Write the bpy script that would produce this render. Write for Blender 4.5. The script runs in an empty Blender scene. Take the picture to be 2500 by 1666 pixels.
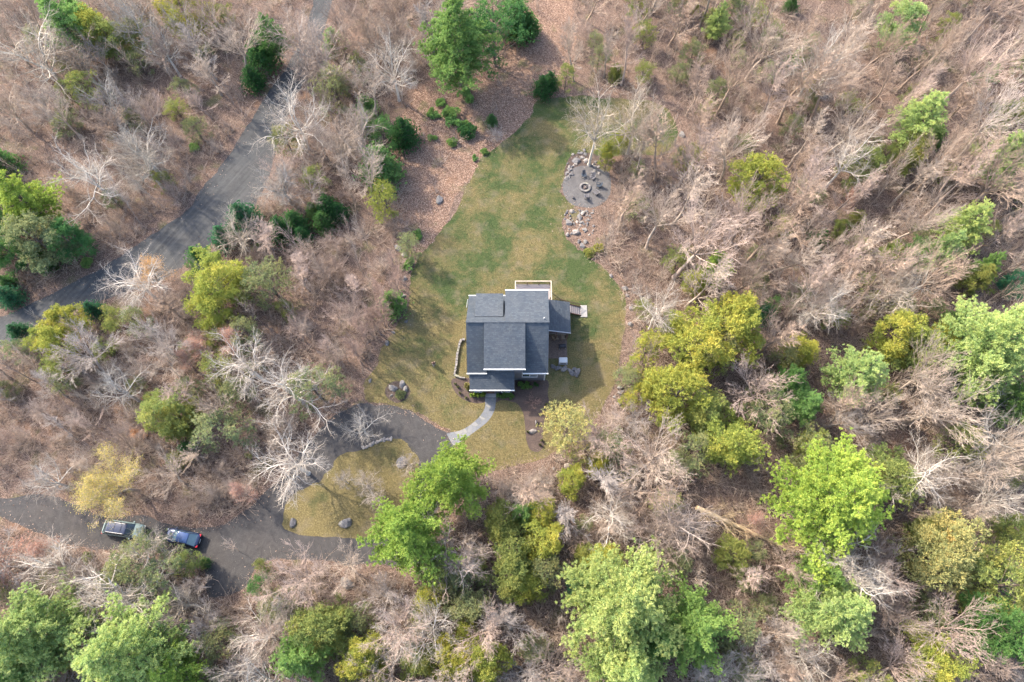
import bpy, math, random
import numpy as np
from mathutils import Vector, Matrix
R = math.radians
SC = bpy.context.scene
COL = SC.collection
# ------------------------------------------------------------------ camera, sky, sun, exposure
F, H, TILT = 1667.0, 92.0, R(21.2)
cd = bpy.data.cameras.new('camera'); cd.sensor_width = 36; cd.lens = 36*F/2500; cd.clip_start = 1; cd.clip_end = 2000
cam = bpy.data.objects.new('camera', cd); COL.objects.link(cam)
cam.location = (0, 0, H); cam.rotation_euler = (TILT, 0, 0); SC.camera = cam
SUN_EL, SUN_AZ = R(40), math.atan2(0.60, -0.80)      # direction towards the sun in the xy plane
w = bpy.data.worlds.new('World'); SC.world = w; w.use_nodes = True
nt = w.node_tree; bg = nt.nodes['Background']
sky = nt.nodes.new('ShaderNodeTexSky'); sky.sky_type = 'NISHITA'; sky.sun_disc = False
sky.sun_elevation = SUN_EL; sky.sun_rotation = math.pi/2 - SUN_AZ
sky.dust_density = 2.5; sky.air_density = 1.0
nt.links.new(sky.outputs[0], bg.inputs[0]); bg.inputs[1].default_value = 0.15
sl = bpy.data.lights.new('sun', 'SUN'); sl.energy = 2.1; sl.angle = R(1.4); sl.color = (1.0, 0.89, 0.74)
so = bpy.data.objects.new('sun', sl); COL.objects.link(so)
sd = Vector((math.cos(SUN_AZ)*math.cos(SUN_EL), math.sin(SUN_AZ)*math.cos(SUN_EL), math.sin(SUN_EL)))
so.rotation_euler = sd.to_track_quat('Z', 'Y').to_euler(); so.location = sd*150
SC.view_settings.view_transform = 'Standard'; SC.view_settings.look = 'None'
SC.view_settings.exposure = 2.42; SC.view_settings.gamma = 1
SC.cycles.max_bounces = 5; SC.cycles.diffuse_bounces = 3; SC.cycles.transparent_max_bounces = 8
# ------------------------------------------------------------------ camera maths used only to survey positions
FW = np.array([0, math.sin(TILT), -math.cos(TILT)]); UP = np.array([0, math.cos(TILT), math.sin(TILT)]); RT = np.array([1., 0, 0])
def at(px, py, z=0.0):
    d = FW + RT*(px-1250)/F + UP*(833-py)/F
    return np.array([0, 0, H]) + d*(z-H)/d[2]
def proj(x, y, z):
    v = np.array([x, y, z-H]); k = v@FW
    return 1250+F*(v@RT)/k, 833-F*(v@UP)/k, k
def scale_at(px, py, z):
    p = at(px, py, z); return F/proj(*p)[2]
# ------------------------------------------------------------------ object helpers
def tag(o, label=None, cat=None, group=None, kind=None):
    if label: o['label'] = label
    if cat: o['category'] = cat
    if group: o['group'] = group
    if kind: o['kind'] = kind
    return o
def empty(name, loc, rz=0.0):
    o = bpy.data.objects.new(name, None); o.empty_display_size = 0.3
    o.location = loc; o.rotation_euler = (0, 0, rz); COL.objects.link(o); return o
def link(name, me, mat=None, parent=None):
    if mat is not None and not me.materials: me.materials.append(mat)
    o = bpy.data.objects.new(name, me); COL.objects.link(o)
    if parent: o.parent = parent
    return o
def np_mesh(name, V, Fc, attrs=None, smooth=False):
    """V (n,3) float, Fc (m,k) int, attrs {name: per-vertex float}"""
    me = bpy.data.meshes.new(name); V = np.asarray(V, np.float32); Fc = np.asarray(Fc, np.int32); m, k = Fc.shape
    me.vertices.add(len(V)); me.vertices.foreach_set('co', V.ravel())
    me.loops.add(m*k); me.loops.foreach_set('vertex_index', Fc.ravel())
    me.polygons.add(m); me.polygons.foreach_set('loop_start', np.arange(0, m*k, k, dtype=np.int32))
    me.polygons.foreach_set('loop_total', np.full(m, k, np.int32))
    if smooth: me.polygons.foreach_set('use_smooth', np.ones(m, bool))
    if attrs:
        for an, av in attrs.items():
            a = me.attributes.new(an, 'FLOAT', 'POINT'); a.data.foreach_set('value', np.asarray(av, np.float32))
    me.update(calc_edges=True); return me
class MB:
    """collects simple solids into one mesh"""
    def __init__(s): s.v = []; s.f = []
    def add(s, vs, fs):
        b = len(s.v); s.v += [tuple(v) for v in vs]; s.f += [tuple(i+b for i in f) for f in fs]; return s
    def box(s, x0, x1, y0, y1, z0, z1):
        vs = [(x, y, z) for z in (z0, z1) for y in (y0, y1) for x in (x0, x1)]
        return s.add(vs, [(0,2,3,1),(4,5,7,6),(0,1,5,4),(2,6,7,3),(0,4,6,2),(1,3,7,5)])
    def hexa(s, lo, hi):          # 4 bottom points, 4 top points (ccw)
        return s.add(list(lo)+list(hi), [(3,2,1,0),(4,5,6,7),(0,1,5,4),(1,2,6,5),(2,3,7,6),(3,0,4,7)])
    def bar(s, a, b, r, n=6, r2=None):
        a = Vector(a); b = Vector(b); r2 = r if r2 is None else r2
        d = (b-a).normalized(); u = d.orthogonal().normalized(); v = d.cross(u)
        vs = [a+(u*math.cos(t)+v*math.sin(t))*r for t in [2*math.pi*i/n for i in range(n)]]
        vs += [b+(u*math.cos(t)+v*math.sin(t))*r2 for t in [2*math.pi*i/n for i in range(n)]]
        fs = [(i, (i+1) % n, n+(i+1) % n, n+i) for i in range(n)] + [tuple(range(n-1, -1, -1)), tuple(range(n, 2*n))]
        return s.add(vs, fs)
    def lathe(s, c, prof, n=16):   # prof [(r,z)]
        b = [(c[0]+r*math.cos(2*math.pi*i/n), c[1]+r*math.sin(2*math.pi*i/n), c[2]+z) for r, z in prof for i in range(n)]
        fs = [(j*n+i, j*n+(i+1) % n, (j+1)*n+(i+1) % n, (j+1)*n+i) for j in range(len(prof)-1) for i in range(n)]
        fs += [tuple(range(n-1, -1, -1)), tuple((len(prof)-1)*n+i for i in range(n))]
        return s.add(b, fs)
    def build(s, name, mat, parent=None, bevel=0, smooth=False):
        me = bpy.data.meshes.new(name); me.from_pydata(s.v, [], s.f); me.update()
        if smooth:
            me.polygons.foreach_set('use_smooth', np.ones(len(me.polygons), bool))
        o = link(name, me, mat, parent)
        if bevel:
            m = o.modifiers.new('bevel', 'BEVEL'); m.width = bevel; m.segments = 2
        return o
def dup(root, loc=None, rz=None):
    c = root.copy(); COL.objects.link(c)
    for ch in root.children:
        d = ch.copy(); COL.objects.link(d); d.parent = c; d.matrix_parent_inverse = ch.matrix_parent_inverse.copy()
        for g in ch.children:
            e = g.copy(); COL.objects.link(e); e.parent = d
    if loc is not None: c.location = loc
    if rz is not None: c.rotation_euler = (0, 0, rz)
    return c
# ------------------------------------------------------------------ materials
def mat_new(name):
    m = bpy.data.materials.new(name); m.use_nodes = True
    nt = m.node_tree; b = nt.nodes['Principled BSDF']; return m, nt, b
def N(nt, t, **kw):
    n = nt.nodes.new(t)
    for k, v in kw.items():
        if k == 'inp':
            for i, x in v.items(): n.inputs[i].default_value = x
        else: setattr(n, k, v)
    return n
def flat(name, col, rough=0.6, metal=0.0, var=0.12, scale=6.0, spec=0.3):
    m, nt, b = mat_new(name); L = nt.links
    tc = N(nt, 'ShaderNodeTexCoord'); no = N(nt, 'ShaderNodeTexNoise', inp={'Scale': scale, 'Detail': 4})
    L.new(tc.outputs['Object'], no.inputs['Vector'])
    mr = N(nt, 'ShaderNodeMapRange', inp={'From Min': .3, 'From Max': .7, 'To Min': 1-var, 'To Max': 1+var}); L.new(no.outputs[0], mr.inputs[0])
    mx = N(nt, 'ShaderNodeVectorMath', operation='SCALE', inp={0: col[:3]}); L.new(mr.outputs[0], mx.inputs['Scale'])
    L.new(mx.outputs[0], b.inputs['Base Color']); b.inputs['Roughness'].default_value = rough
    b.inputs['Metallic'].default_value = metal; b.inputs['Specular IOR Level'].default_value = spec
    return m
def ramp(nt, fac, stops, interp='LINEAR'):
    r = N(nt, 'ShaderNodeValToRGB'); cr = r.color_ramp; cr.interpolation = interp
    while len(cr.elements) < len(stops): cr.elements.new(0.5)
    for e, (p, c) in zip(cr.elements, stops): e.position = p; e.color = (*c, 1)
    nt.links.new(fac, r.inputs[0]); return r.outputs[0]
def mixc(nt, fac, a, b, mode='MIX'):
    m = N(nt, 'ShaderNodeMix', data_type='RGBA', blend_type=mode)
    for s, x in ((0, fac), (6, a), (7, b)):
        if hasattr(x, 'links'): nt.links.new(x, m.inputs[s])
        else: m.inputs[s].default_value = x if s == 0 else (*x, 1)
    return m.outputs[2]
def noise(nt, vec, scale, detail=4, rough=0.55, dist=0.0):
    n = N(nt, 'ShaderNodeTexNoise', inp={'Scale': scale, 'Detail': detail, 'Roughness': rough, 'Distortion': dist})
    nt.links.new(vec, n.inputs['Vector']); return n.outputs[0]
def sharpen(nt, v, a, b, lo=0., hi=1.):
    m = N(nt, 'ShaderNodeMapRange', inp={'From Min': a, 'From Max': b, 'To Min': lo, 'To Max': hi}); nt.links.new(v, m.inputs[0]); return m.outputs[0]
def bump(nt, b, h, strength=.5, dist=.05):
    bp = N(nt, 'ShaderNodeBump', inp={'Strength': strength, 'Distance': dist}); nt.links.new(h, bp.inputs['Height']); nt.links.new(bp.outputs[0], b.inputs['Normal'])
def obj_vec(nt):
    return N(nt, 'ShaderNodeTexCoord').outputs['Object']

def m_litter(red=False):
    m, nt, b = mat_new('leaf_litter'); v = obj_vec(nt)
    vo = N(nt, 'ShaderNodeTexVoronoi', inp={'Scale': 12.0, 'Randomness': 1}); nt.links.new(v, vo.inputs['Vector'])
    sep = N(nt, 'ShaderNodeSeparateColor'); nt.links.new(vo.outputs['Color'], sep.inputs[0])
    leaf = ramp(nt, sep.outputs[0], [(0, (.042,.025,.017)), (.3, (.10,.059,.040)), (.6, (.185,.112,.077)), (.85, (.30,.195,.14)), (1, (.44,.32,.24))])
    big = noise(nt, v, .09, 5, .6)
    grey = ramp(nt, sep.outputs[1], [(0, (.035,.026,.020)), (.5, (.115,.078,.060)), (1, (.225,.16,.125))])
    c = mixc(nt, sharpen(nt, big, .36, .56, 0, .25) if red else sharpen(nt, big, .30, .46, .35, 1), leaf, grey)
    org = noise(nt, v, .16, 4, .6); c = mixc(nt, sharpen(nt, org, .60, .72, 0, .5), c, (.22,.115,.06))
    c = mixc(nt, sharpen(nt, noise(nt, v, .7, 5, .7), .3, .75, 0, .6), c, mixc(nt, .5, c, (.07,.045,.035)))
    moss = noise(nt, v, .25, 4); c = mixc(nt, sharpen(nt, moss, .58, .70, 0, .6), c, (.085,.09,.035))
    nt.links.new(c, b.inputs['Base Color']); b.inputs['Roughness'].default_value = .9; b.inputs['Specular IOR Level'].default_value = .1
    bump(nt, b, sep.outputs[2], .6, .06); return m
def m_lawn(island=False):
    m, nt, b = mat_new('lawn_grass'); v = obj_vec(nt)
    big = noise(nt, v, .16, 5, .62, .6); mid = noise(nt, v, 1.3, 5, .7); fine = noise(nt, v, 5.5, 4, .8)
    green = ramp(nt, fine, [(.25, (.016,.026,.010)), (.5, (.042,.060,.022)), (.75, (.088,.098,.042))])
    tan = ramp(nt, fine, [(.25, (.038,.030,.014)), (.5, (.112,.090,.041)), (.75, (.225,.183,.090))])
    # the grass is greener to the north of the house and drier to the south-west
    sp = N(nt, 'ShaderNodeSeparateXYZ'); nt.links.new(v, sp.inputs[0])
    g = sharpen(nt, sp.outputs[1], 22, 46, .22, .02)
    add = N(nt, 'ShaderNodeMath', operation='ADD'); nt.links.new(big, add.inputs[0]); nt.links.new(g, add.inputs[1])
    ad2 = N(nt, 'ShaderNodeMath', operation='MULTIPLY_ADD', inp={1: .42, 2: -.21}); nt.links.new(mid, ad2.inputs[0])
    ad3 = N(nt, 'ShaderNodeMath', operation='ADD'); nt.links.new(add.outputs[0], ad3.inputs[0]); nt.links.new(ad2.outputs[0], ad3.inputs[1])
    k = sharpen(nt, ad3.outputs[0], .42, .66) if not island else sharpen(nt, ad3.outputs[0], .3, .62)
    c = mixc(nt, k, green, tan)
    patch = noise(nt, v, .33, 4, .6); c = mixc(nt, sharpen(nt, patch, .56, .70, 0, .45), c, (.02,.042,.016))
    dry = noise(nt, v, .45, 3, .6); c = mixc(nt, sharpen(nt, dry, .52, .72, 0, .5), c, (.14,.115,.08))
    nt.links.new(c, b.inputs['Base Color']); b.inputs['Roughness'].default_value = .95; b.inputs['Specular IOR Level'].default_value = .05
    bump(nt, b, fine, .7, .08); return m
def m_gravel(name, c0, c1, patch=(.12,.08,.06), ruts=False):
    m, nt, b = mat_new(name); v = obj_vec(nt)
    fine = noise(nt, v, 9, 5, .85); big = noise(nt, v, .22, 5, .6, .4)
    c = ramp(nt, fine, [(.28, c0), (.72, c1)])
    c = mixc(nt, sharpen(nt, big, .4, .68, 0, .55), c, patch)
    c = mixc(nt, 1, c, ramp(nt, noise(nt, v, 1.1, 6, .75, .8), [(.3, (.72,.72,.73)), (.7, (1.35,1.33,1.3))]), 'MULTIPLY')
    vo = N(nt, 'ShaderNodeTexVoronoi', inp={'Scale': 1.6}); nt.links.new(v, vo.inputs['Vector'])
    c = mixc(nt, sharpen(nt, vo.outputs['Distance'], .05, .075, .65, 0), c, (.19,.17,.15))
    if ruts:
        m0 = N(nt, 'ShaderNodeMapping'); m0.inputs['Rotation'].default_value = (0, 0, R(-58)); nt.links.new(v, m0.inputs[0])
        mp = N(nt, 'ShaderNodeMapping'); mp.inputs['Scale'].default_value = (.035, 1.1, 1); nt.links.new(m0.outputs[0], mp.inputs[0])
        st = noise(nt, mp.outputs[0], 1.6, 4, .7); c = mixc(nt, sharpen(nt, st, .45, .72, 0, .6), c, (.085,.083,.08))
        c = mixc(nt, sharpen(nt, st, .30, .42, .5, 0), c, (.02,.02,.021))
    nt.links.new(c, b.inputs['Base Color']); b.inputs['Roughness'].default_value = .9; b.inputs['Specular IOR Level'].default_value = .15
    bump(nt, b, fine, .5, .04); return m
def m_mulch():
    m, nt, b = mat_new('mulch'); v = obj_vec(nt)
    fine = noise(nt, v, 6, 5, .8); c = ramp(nt, fine, [(.3, (.02,.013,.010)), (.7, (.085,.058,.048))])
    c = mixc(nt, sharpen(nt, noise(nt, v, .8, 4), .5, .7, 0, .5), c, (.10,.07,.052))
    nt.links.new(c, b.inputs['Base Color']); b.inputs['Roughness'].default_value = .95; bump(nt, b, fine, .8, .08); return m
def m_flag():
    m, nt, b = mat_new('flagstone'); v = obj_vec(nt)
    vo = N(nt, 'ShaderNodeTexVoronoi', inp={'Scale': 1.25}); nt.links.new(v, vo.inputs['Vector'])
    ve = N(nt, 'ShaderNodeTexVoronoi', feature='DISTANCE_TO_EDGE', inp={'Scale': 1.25}); nt.links.new(v, ve.inputs['Vector'])
    sep = N(nt, 'ShaderNodeSeparateColor'); nt.links.new(vo.outputs['Color'], sep.inputs[0])
    c = ramp(nt, sep.outputs[0], [(0, (.07,.075,.083)), (.5, (.105,.108,.114)), (1, (.165,.155,.135))])
    c = mixc(nt, sharpen(nt, noise(nt, v, 5, 4), .35, .7, 0, .35), c, (.15,.155,.17))
    c = mixc(nt, sharpen(nt, ve.outputs['Distance'], .02, .05, .8, 0), c, (.10,.10,.09))
    nt.links.new(c, b.inputs['Base Color']); b.inputs['Roughness'].default_value = .8; return m
def m_shingle(name, axis, base=(.021,.031,.042), alt=(.046,.056,.064)):
    m, nt, b = mat_new(name); v = obj_vec(nt)
    mp = N(nt, 'ShaderNodeMapping'); nt.links.new(v, mp.inputs[0])
    if axis == 'x': mp.inputs['Rotation'].default_value = (0, 0, R(90))
    br = N(nt, 'ShaderNodeTexBrick', inp={'Scale': 1.0, 'Mortar Size': .025, 'Brick Width': .42, 'Row Height': .24, 'Color1': (*base, 1), 'Color2': (*alt, 1), 'Mortar': (.022,.03,.045, 1), 'Bias': -.1})
    nt.links.new(mp.outputs[0], br.inputs['Vector'])
    fine = noise(nt, v, 7, 4, .8)
    c = mixc(nt, 1, br.outputs[0], ramp(nt, fine, [(.3, (.62,.64,.68)), (.7, (1.3,1.28,1.25))]), 'MULTIPLY')
    big = noise(nt, v, .5, 4); c = mixc(nt, sharpen(nt, big, .35, .75, 0, .35), c, (.055,.057,.06)); st = noise(nt, v, 1.7, 5, .75, 1.0); c = mixc(nt, sharpen(nt, st, .56, .72, 0, .35), c, (.03,.034,.032))
    nt.links.new(c, b.inputs['Base Color']); b.inputs['Roughness'].default_value = .75; b.inputs['Specular IOR Level'].default_value = .45
    bump(nt, b, br.outputs[1], .35, .02); return m
def m_siding():
    m, nt, b = mat_new('siding'); v = obj_vec(nt)
    sp = N(nt, 'ShaderNodeSeparateXYZ'); nt.links.new(v, sp.inputs[0])
    fr = N(nt, 'ShaderNodeMath', operation='FRACT'); mu = N(nt, 'ShaderNodeMath', operation='MULTIPLY', inp={1: 6.0}); nt.links.new(sp.outputs[2], mu.inputs[0]); nt.links.new(mu.outputs[0], fr.inputs[0])
    c = ramp(nt, fr.outputs[0], [(0, (.06,.065,.08)), (.15, (.12,.125,.145)), (1, (.14,.145,.16))])
    nt.links.new(c, b.inputs['Base Color']); b.inputs['Roughness'].default_value = .6; bump(nt, b, fr.outputs[0], .4, .02); return m
def m_planks(name, c0, c1, sc=7.0, axis=1):
    m, nt, b = mat_new(name); v = obj_vec(nt)
    sp = N(nt, 'ShaderNodeSeparateXYZ'); nt.links.new(v, sp.inputs[0])
    mu = N(nt, 'ShaderNodeMath', operation='MULTIPLY', inp={1: sc}); fr = N(nt, 'ShaderNodeMath', operation='FRACT'); nt.links.new(sp.outputs[axis], mu.inputs[0]); nt.links.new(mu.outputs[0], fr.inputs[0])
    c = mixc(nt, noise(nt, v, 2.5, 5, .7), c0, c1)
    c = mixc(nt, sharpen(nt, fr.outputs[0], .08, .14, .8, 0), c, (.04,.03,.025))
    nt.links.new(c, b.inputs['Base Color']); b.inputs['Roughness'].default_value = .8; return m
def m_stone(name, c0, c1):
    m, nt, b = mat_new(name); v = obj_vec(nt)
    n1 = noise(nt, v, 2.2, 6, .7, .5); c = ramp(nt, n1, [(.3, c0), (.7, c1)])
    c = mixc(nt, sharpen(nt, noise(nt, v, 1.1, 4), .58, .7, 0, .5), c, (.16,.17,.09))
    oi = N(nt, 'ShaderNodeObjectInfo'); c = mixc(nt, 1, c, ramp(nt, oi.outputs['Random'], [(0, (.6,.6,.65)), (1, (1.3,1.22,1.12))]), 'MULTIPLY')
    nt.links.new(c, b.inputs['Base Color']); b.inputs['Roughness'].default_value = .85; bump(nt, b, n1, .6, .08); return m
def m_bark(name, limb, twig):
    """attribute t runs from 0 on the trunk to 1 on the twigs; the object colour tints each tree"""
    m, nt, b = mat_new(name); v = obj_vec(nt); a = N(nt, 'ShaderNodeAttribute', attribute_name='t')
    c = mixc(nt, a.outputs['Fac'], limb, twig)
    c = mixc(nt, 1, c, ramp(nt, noise(nt, v, 1.4, 4, .7), [(.3, (.62,.60,.60)), (.7, (1.25,1.25,1.25))]), 'MULTIPLY')
    oi = N(nt, 'ShaderNodeObjectInfo'); c = mixc(nt, 1, c, oi.outputs['Color'], 'MULTIPLY')
    nt.links.new(c, b.inputs['Base Color']); b.inputs['Roughness'].default_value = .85; b.inputs['Specular IOR Level'].default_value = .15; return m
def m_foliage(name='foliage', trans=.42):
    """object colour = leaf colour of this tree, attribute v = variation of each tuft"""
    m, nt, b = mat_new(name); nt.nodes.remove(b); out = nt.nodes['Material Output']
    a = N(nt, 'ShaderNodeAttribute', attribute_name='v'); oi = N(nt, 'ShaderNodeObjectInfo')
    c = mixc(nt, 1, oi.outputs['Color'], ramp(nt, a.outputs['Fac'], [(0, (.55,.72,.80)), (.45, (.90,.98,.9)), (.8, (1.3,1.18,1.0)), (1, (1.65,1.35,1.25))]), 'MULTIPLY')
    d = N(nt, 'ShaderNodeBsdfDiffuse'); t = N(nt, 'ShaderNodeBsdfTranslucent'); mx = N(nt, 'ShaderNodeMixShader', inp={0: trans})
    nt.links.new(c, d.inputs[0]); nt.links.new(c, t.inputs[0]); nt.links.new(d.outputs[0], mx.inputs[1]); nt.links.new(t.outputs[0], mx.inputs[2]); nt.links.new(mx.outputs[0], out.inputs[0]); return m
def m_glass(name='window_glass', col=(.03,.04,.05)):
    m, nt, b = mat_new(name); v = obj_vec(nt)
    nt.links.new(mixc(nt, noise(nt, v, 2), col, tuple(x*1.6 for x in col)), b.inputs['Base Color'])
    b.inputs['Roughness'].default_value = .12; b.inputs['Specular IOR Level'].default_value = .8; return m
def m_paint(name, col, rough=.25, metal=.3):
    m, nt, b = mat_new(name); v = obj_vec(nt)
    dust = noise(nt, v, 3, 5, .7); nt.links.new(mixc(nt, sharpen(nt, dust, .4, .8, 0, .25), col, (.08,.075,.065)), b.inputs['Base Color'])
    b.inputs['Roughness'].default_value = rough; b.inputs['Metallic'].default_value = metal; b.inputs['Coat Weight'].default_value = .2; return m
M = dict(litter=m_litter(), redlitter=m_litter(True), lawn=m_lawn(), lawn2=m_lawn(True),
    road=m_gravel('road_gravel', (.021,.023,.024), (.066,.068,.069), (.050,.048,.045), True),
    drive=m_gravel('drive_gravel', (.019,.0185,.019), (.068,.065,.064), (.055,.049,.045)),
    patio=m_gravel('patio_gravel', (.045,.044,.045), (.12,.115,.112), (.08,.073,.07)),
    mulch=m_mulch(), flag=m_flag(), shy=m_shingle('shingle_rows', 'y'), shx=m_shingle('shingle_rows_side', 'x'),
    siding=m_siding(), white=flat('white_paint', (.44,.44,.43), .45, var=.05), glass=m_glass(),
    deck=m_planks('deck_boards', (.18,.155,.148), (.29,.25,.235)), cedarwood=flat('new_timber', (.34,.285,.22), .6, var=.15, scale=3),
    brown=flat('stained_timber', (.10,.055,.04), .7), concrete=flat('concrete', (.21,.20,.19), .85, var=.12, scale=3),
    stone=m_stone('fieldstone', (.055,.055,.06), (.19,.18,.17)), palestone=m_stone('pale_stone', (.11,.10,.092), (.29,.265,.24)), patio_brown=flat('pavers', (.11,.08,.065), .9, var=.3, scale=5),
    bark=m_bark('bark', (.365,.315,.272), (.40,.34,.295)), palebark=m_bark('pale_bark', (.56,.52,.465), (.35,.31,.265)),
    trunkbark=m_bark('dark_bark', (.13,.10,.085), (.2,.16,.13)),
    fol=m_foliage(), black=flat('black_plastic', (.025,.025,.03), .5), steel=flat('steel', (.22,.22,.23), .4, .5), rubber=flat('rubber', (.02,.02,.02), .9),
    foundation=flat('foundation', (.3,.29,.28), .9))
# ------------------------------------------------------------------ ground sheets
def catmull(pts, n=6):
    P = [np.array(p, float) for p in pts]; m = len(P); out = []
    for i in range(m):
        a, b, c, d = P[i-1], P[i], P[(i+1) % m], P[(i+2) % m]
        for k in range(n):
            t = k/n; out.append(.5*((2*b)+(-a+c)*t+(2*a-5*b+4*c-d)*t*t+(-a+3*b-3*c+d)*t**3))
    return np.array(out)
def inside(poly, x, y):
    x = np.asarray(x); y = np.asarray(y); r = np.zeros(x.shape, bool); n = len(poly); j = n-1
    for i in range(n):
        xi, yi = poly[i]; xj, yj = poly[j]
        r ^= ((yi > y) != (yj > y)) & (x < (xj-xi)*(y-yi)/(yj-yi+1e-12)+xi); j = i
    return r
def dist_to(poly, x, y):
    P = np.array(poly); Q = np.roll(P, -1, 0); d = np.full(np.shape(x), 1e9)
    for (ax, ay), (bx, by) in zip(P, Q):
        ex, ey = bx-ax, by-ay; t = np.clip(((x-ax)*ex+(y-ay)*ey)/(ex*ex+ey*ey+1e-9), 0, 1)
        d = np.minimum(d, np.hypot(x-ax-t*ex, y-ay-t*ey))
    return d
def ground_poly(pix, smooth=True, n=6):
    P = np.array([at(x, y)[:2] for x, y in pix]); return catmull(P, n) if smooth else P
def ragged(P, amp, step=.35, seed=1):
    rg = np.random.RandomState(seed); out = []
    for a, b in zip(P, np.roll(P, -1, 0)):
        L = np.hypot(*(b-a)); k = max(1, int(L/step))
        for i in range(k): out.append(a+(b-a)*i/k)
    out = np.array(out); m = len(out); jit = np.zeros((m, 2))
    for sc, am in ((1, .45), (3, .8), (9, 1.2)):
        r = rg.randn(m//sc+3, 2); idx = np.arange(m)/sc; i0 = idx.astype(int); fr = (idx-i0)[:, None]
        jit += am*(r[i0]*(1-fr)+r[i0+1]*fr)
    return out+jit*amp*.5
def sheet(name, P, z, mat, kind='structure', **kw):
    me = bpy.data.meshes.new(name); me.from_pydata([(x, y, z) for x, y in P], [], [tuple(range(len(P)))]); me.update()
    import bmesh
    bm = bmesh.new(); bm.from_mesh(me); bmesh.ops.triangulate(bm, faces=bm.faces[:]); 
    for f in bm.faces:
        if f.normal.z < 0: f.normal_flip()
    bm.to_mesh(me); bm.free()
    o = link(name, me, mat); tag(o, kind=kind, **kw); return o
ROAD = [(-60,790),(0,772),(80,734),(179,692),(249,654),(306,616),(351,584),(415,539),(462,504),(504,450),(536,411),(583,344),(606,293),(640,250),(692,172),(726,112),(758,40),(780,-60),(825,-60),(803,40),(782,110),(752,180),(722,240),(698,300),(672,370),(655,440),(615,510),(560,560),(526,590),(456,641),(398,680),(287,721),(217,745),(140,775),(60,815),(0,848),(-60,880)]
DRIVE = [(-60,1205),(0,1215),(96,1206),(188,1235),(271,1268),(351,1260),(446,1289),(542,1284),(590,1257),(641,1209),(690,1160),(725,1110),(760,1070),(800,1030),(839,1005),(871,986),(919,989),(957,992),(1002,1006),(1046,1032),(1097,1058),(1112,1090),(1100,1150),(1072,1240),(1030,1330),(980,1385),(903,1378),(859,1384),(791,1366),(689,1364),(630,1380),(606,1431),(589,1445),(535,1458),(506,1449),(494,1377),(446,1352),(351,1345),(271,1340),(198,1332),(112,1308),(48,1283),(0,1262),(-60,1250)]
ISLAND = [(804,1145),(833,1110),(881,1098),(922,1080),(957,1073),(989,1079),(1011,1095),(1023,1125),(1015,1171),(1000,1230),(960,1290),(906,1311),(823,1318),(743,1311),(698,1292),(690,1267),(705,1219),(753,1187),(779,1171)]
LAWN = [(1300,280),(1308,255),(1343,242),(1404,236),(1460,240),(1519,242),(1600,249),(1646,287),(1656,325),(1630,370),(1551,375),(1490,380),(1440,385),(1400,382),(1382,415),(1372,442),(1370,465),(1380,485),(1396,500),(1378,520),(1372,550),(1384,575),(1408,596),(1430,615),(1450,642),(1480,665),(1510,700),(1524,745),(1528,800),(1518,863),(1505,930),(1478,990),(1450,1020),(1400,1070),(1330,1110),(1260,1130),(1190,1145),(1130,1120),(1107,1088),(1097,1056),(1046,1030),(1002,1004),(957,990),(919,987),(890,978),(893,940),(912,898),(926,852),(959,809),(990,760),(996,730),(1002,680),(1020,630),(1054,588),(1071,565),(1111,522),(1136,470),(1160,421),(1183,382),(1238,341)]
z1 = lambda pts: [(1000+x/3.137, 640+y/3.137) for x, y in pts]
BED_L = z1([(330,895),(420,885),(465,900),(470,990),(590,1000),(588,1062),(520,1085),(430,1062),(360,1010),(325,940)])
BED_R = z1([(655,1000),(800,985),(805,900),(1045,900),(1060,1000),(1068,1080),(1055,1180),(1032,1250),(1020,1330),(1030,1400),(990,1450),(930,1440),(900,1380),(885,1270),(870,1160),(830,1095),(780,1067),(700,1060),(655,1075)])
PATH = z1([(588,985),(578,1050),(575,1120),(530,1190),(450,1258),(380,1293),(292,1312),(296,1340),(330,1398),(352,1398),(400,1370),(500,1300),(600,1220),(648,1140),(660,1070),(662,985)])
PATIO = [(1374,450),(1385,425),(1400,410),(1430,403),(1465,410),(1488,425),(1490,470),(1472,495),(1440,507),(1400,500),(1380,480)]
CLEAR = [(960,330),(1040,200),(1130,200),(1255,110),(1290,-40),(1400,-40),(1375,190),(1300,280),(1160,430),(1060,600),(990,570),(975,450)]
gR, gD, gI, gL = (ground_poly(p) for p in (ROAD, DRIVE, ISLAND, LAWN))
gBL, gBR, gP, gPt, gC = ground_poly(BED_L), ground_poly(BED_R), ground_poly(PATH), ground_poly(PATIO), ground_poly(CLEAR)
sheet('ground', [(-420,-300),(420,-300),(420,520),(-420,520)], 0, M['litter'])
sheet('litter_clearing', ragged(gC, .9, .8, seed=12), .003, M['redlitter'])
sheet('gravel_road', ragged(gR, .3, .7, seed=2), .004, M['road'])
sheet('gravel_driveway', ragged(gD, .2, .6, seed=3), .008, M['drive'])
sheet('lawn', ragged(gL, .40, .7, seed=4), .012, M['lawn'])
sheet('island_lawn', ragged(gI, .22, .6, seed=5), .016, M['lawn2'])
sheet('left_mulch_bed', ragged(gBL, .05, seed=6), .018, M['mulch'])
sheet('right_mulch_bed', ragged(gBR, .05, seed=7), .018, M['mulch'])
sheet('island_bed', ragged(ground_poly([(940,955),(950,938),(972,932),(995,940),(1003,958),(992,973),(970,982),(948,972)]), .08, seed=8), .018, M['mulch'])
sheet('flagstone_path', gP, .024, M['flag'])
sheet('gravel_patio', ragged(gPt, .07, seed=9), .016, M['patio'])
sheet('boulder_strip', ragged(ground_poly([(1394,382),(1440,372),(1466,385),(1485,420),(1460,412),(1425,405),(1400,412),(1384,440),(1378,420)]), .1, seed=10), .017, M['mulch'])

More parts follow.
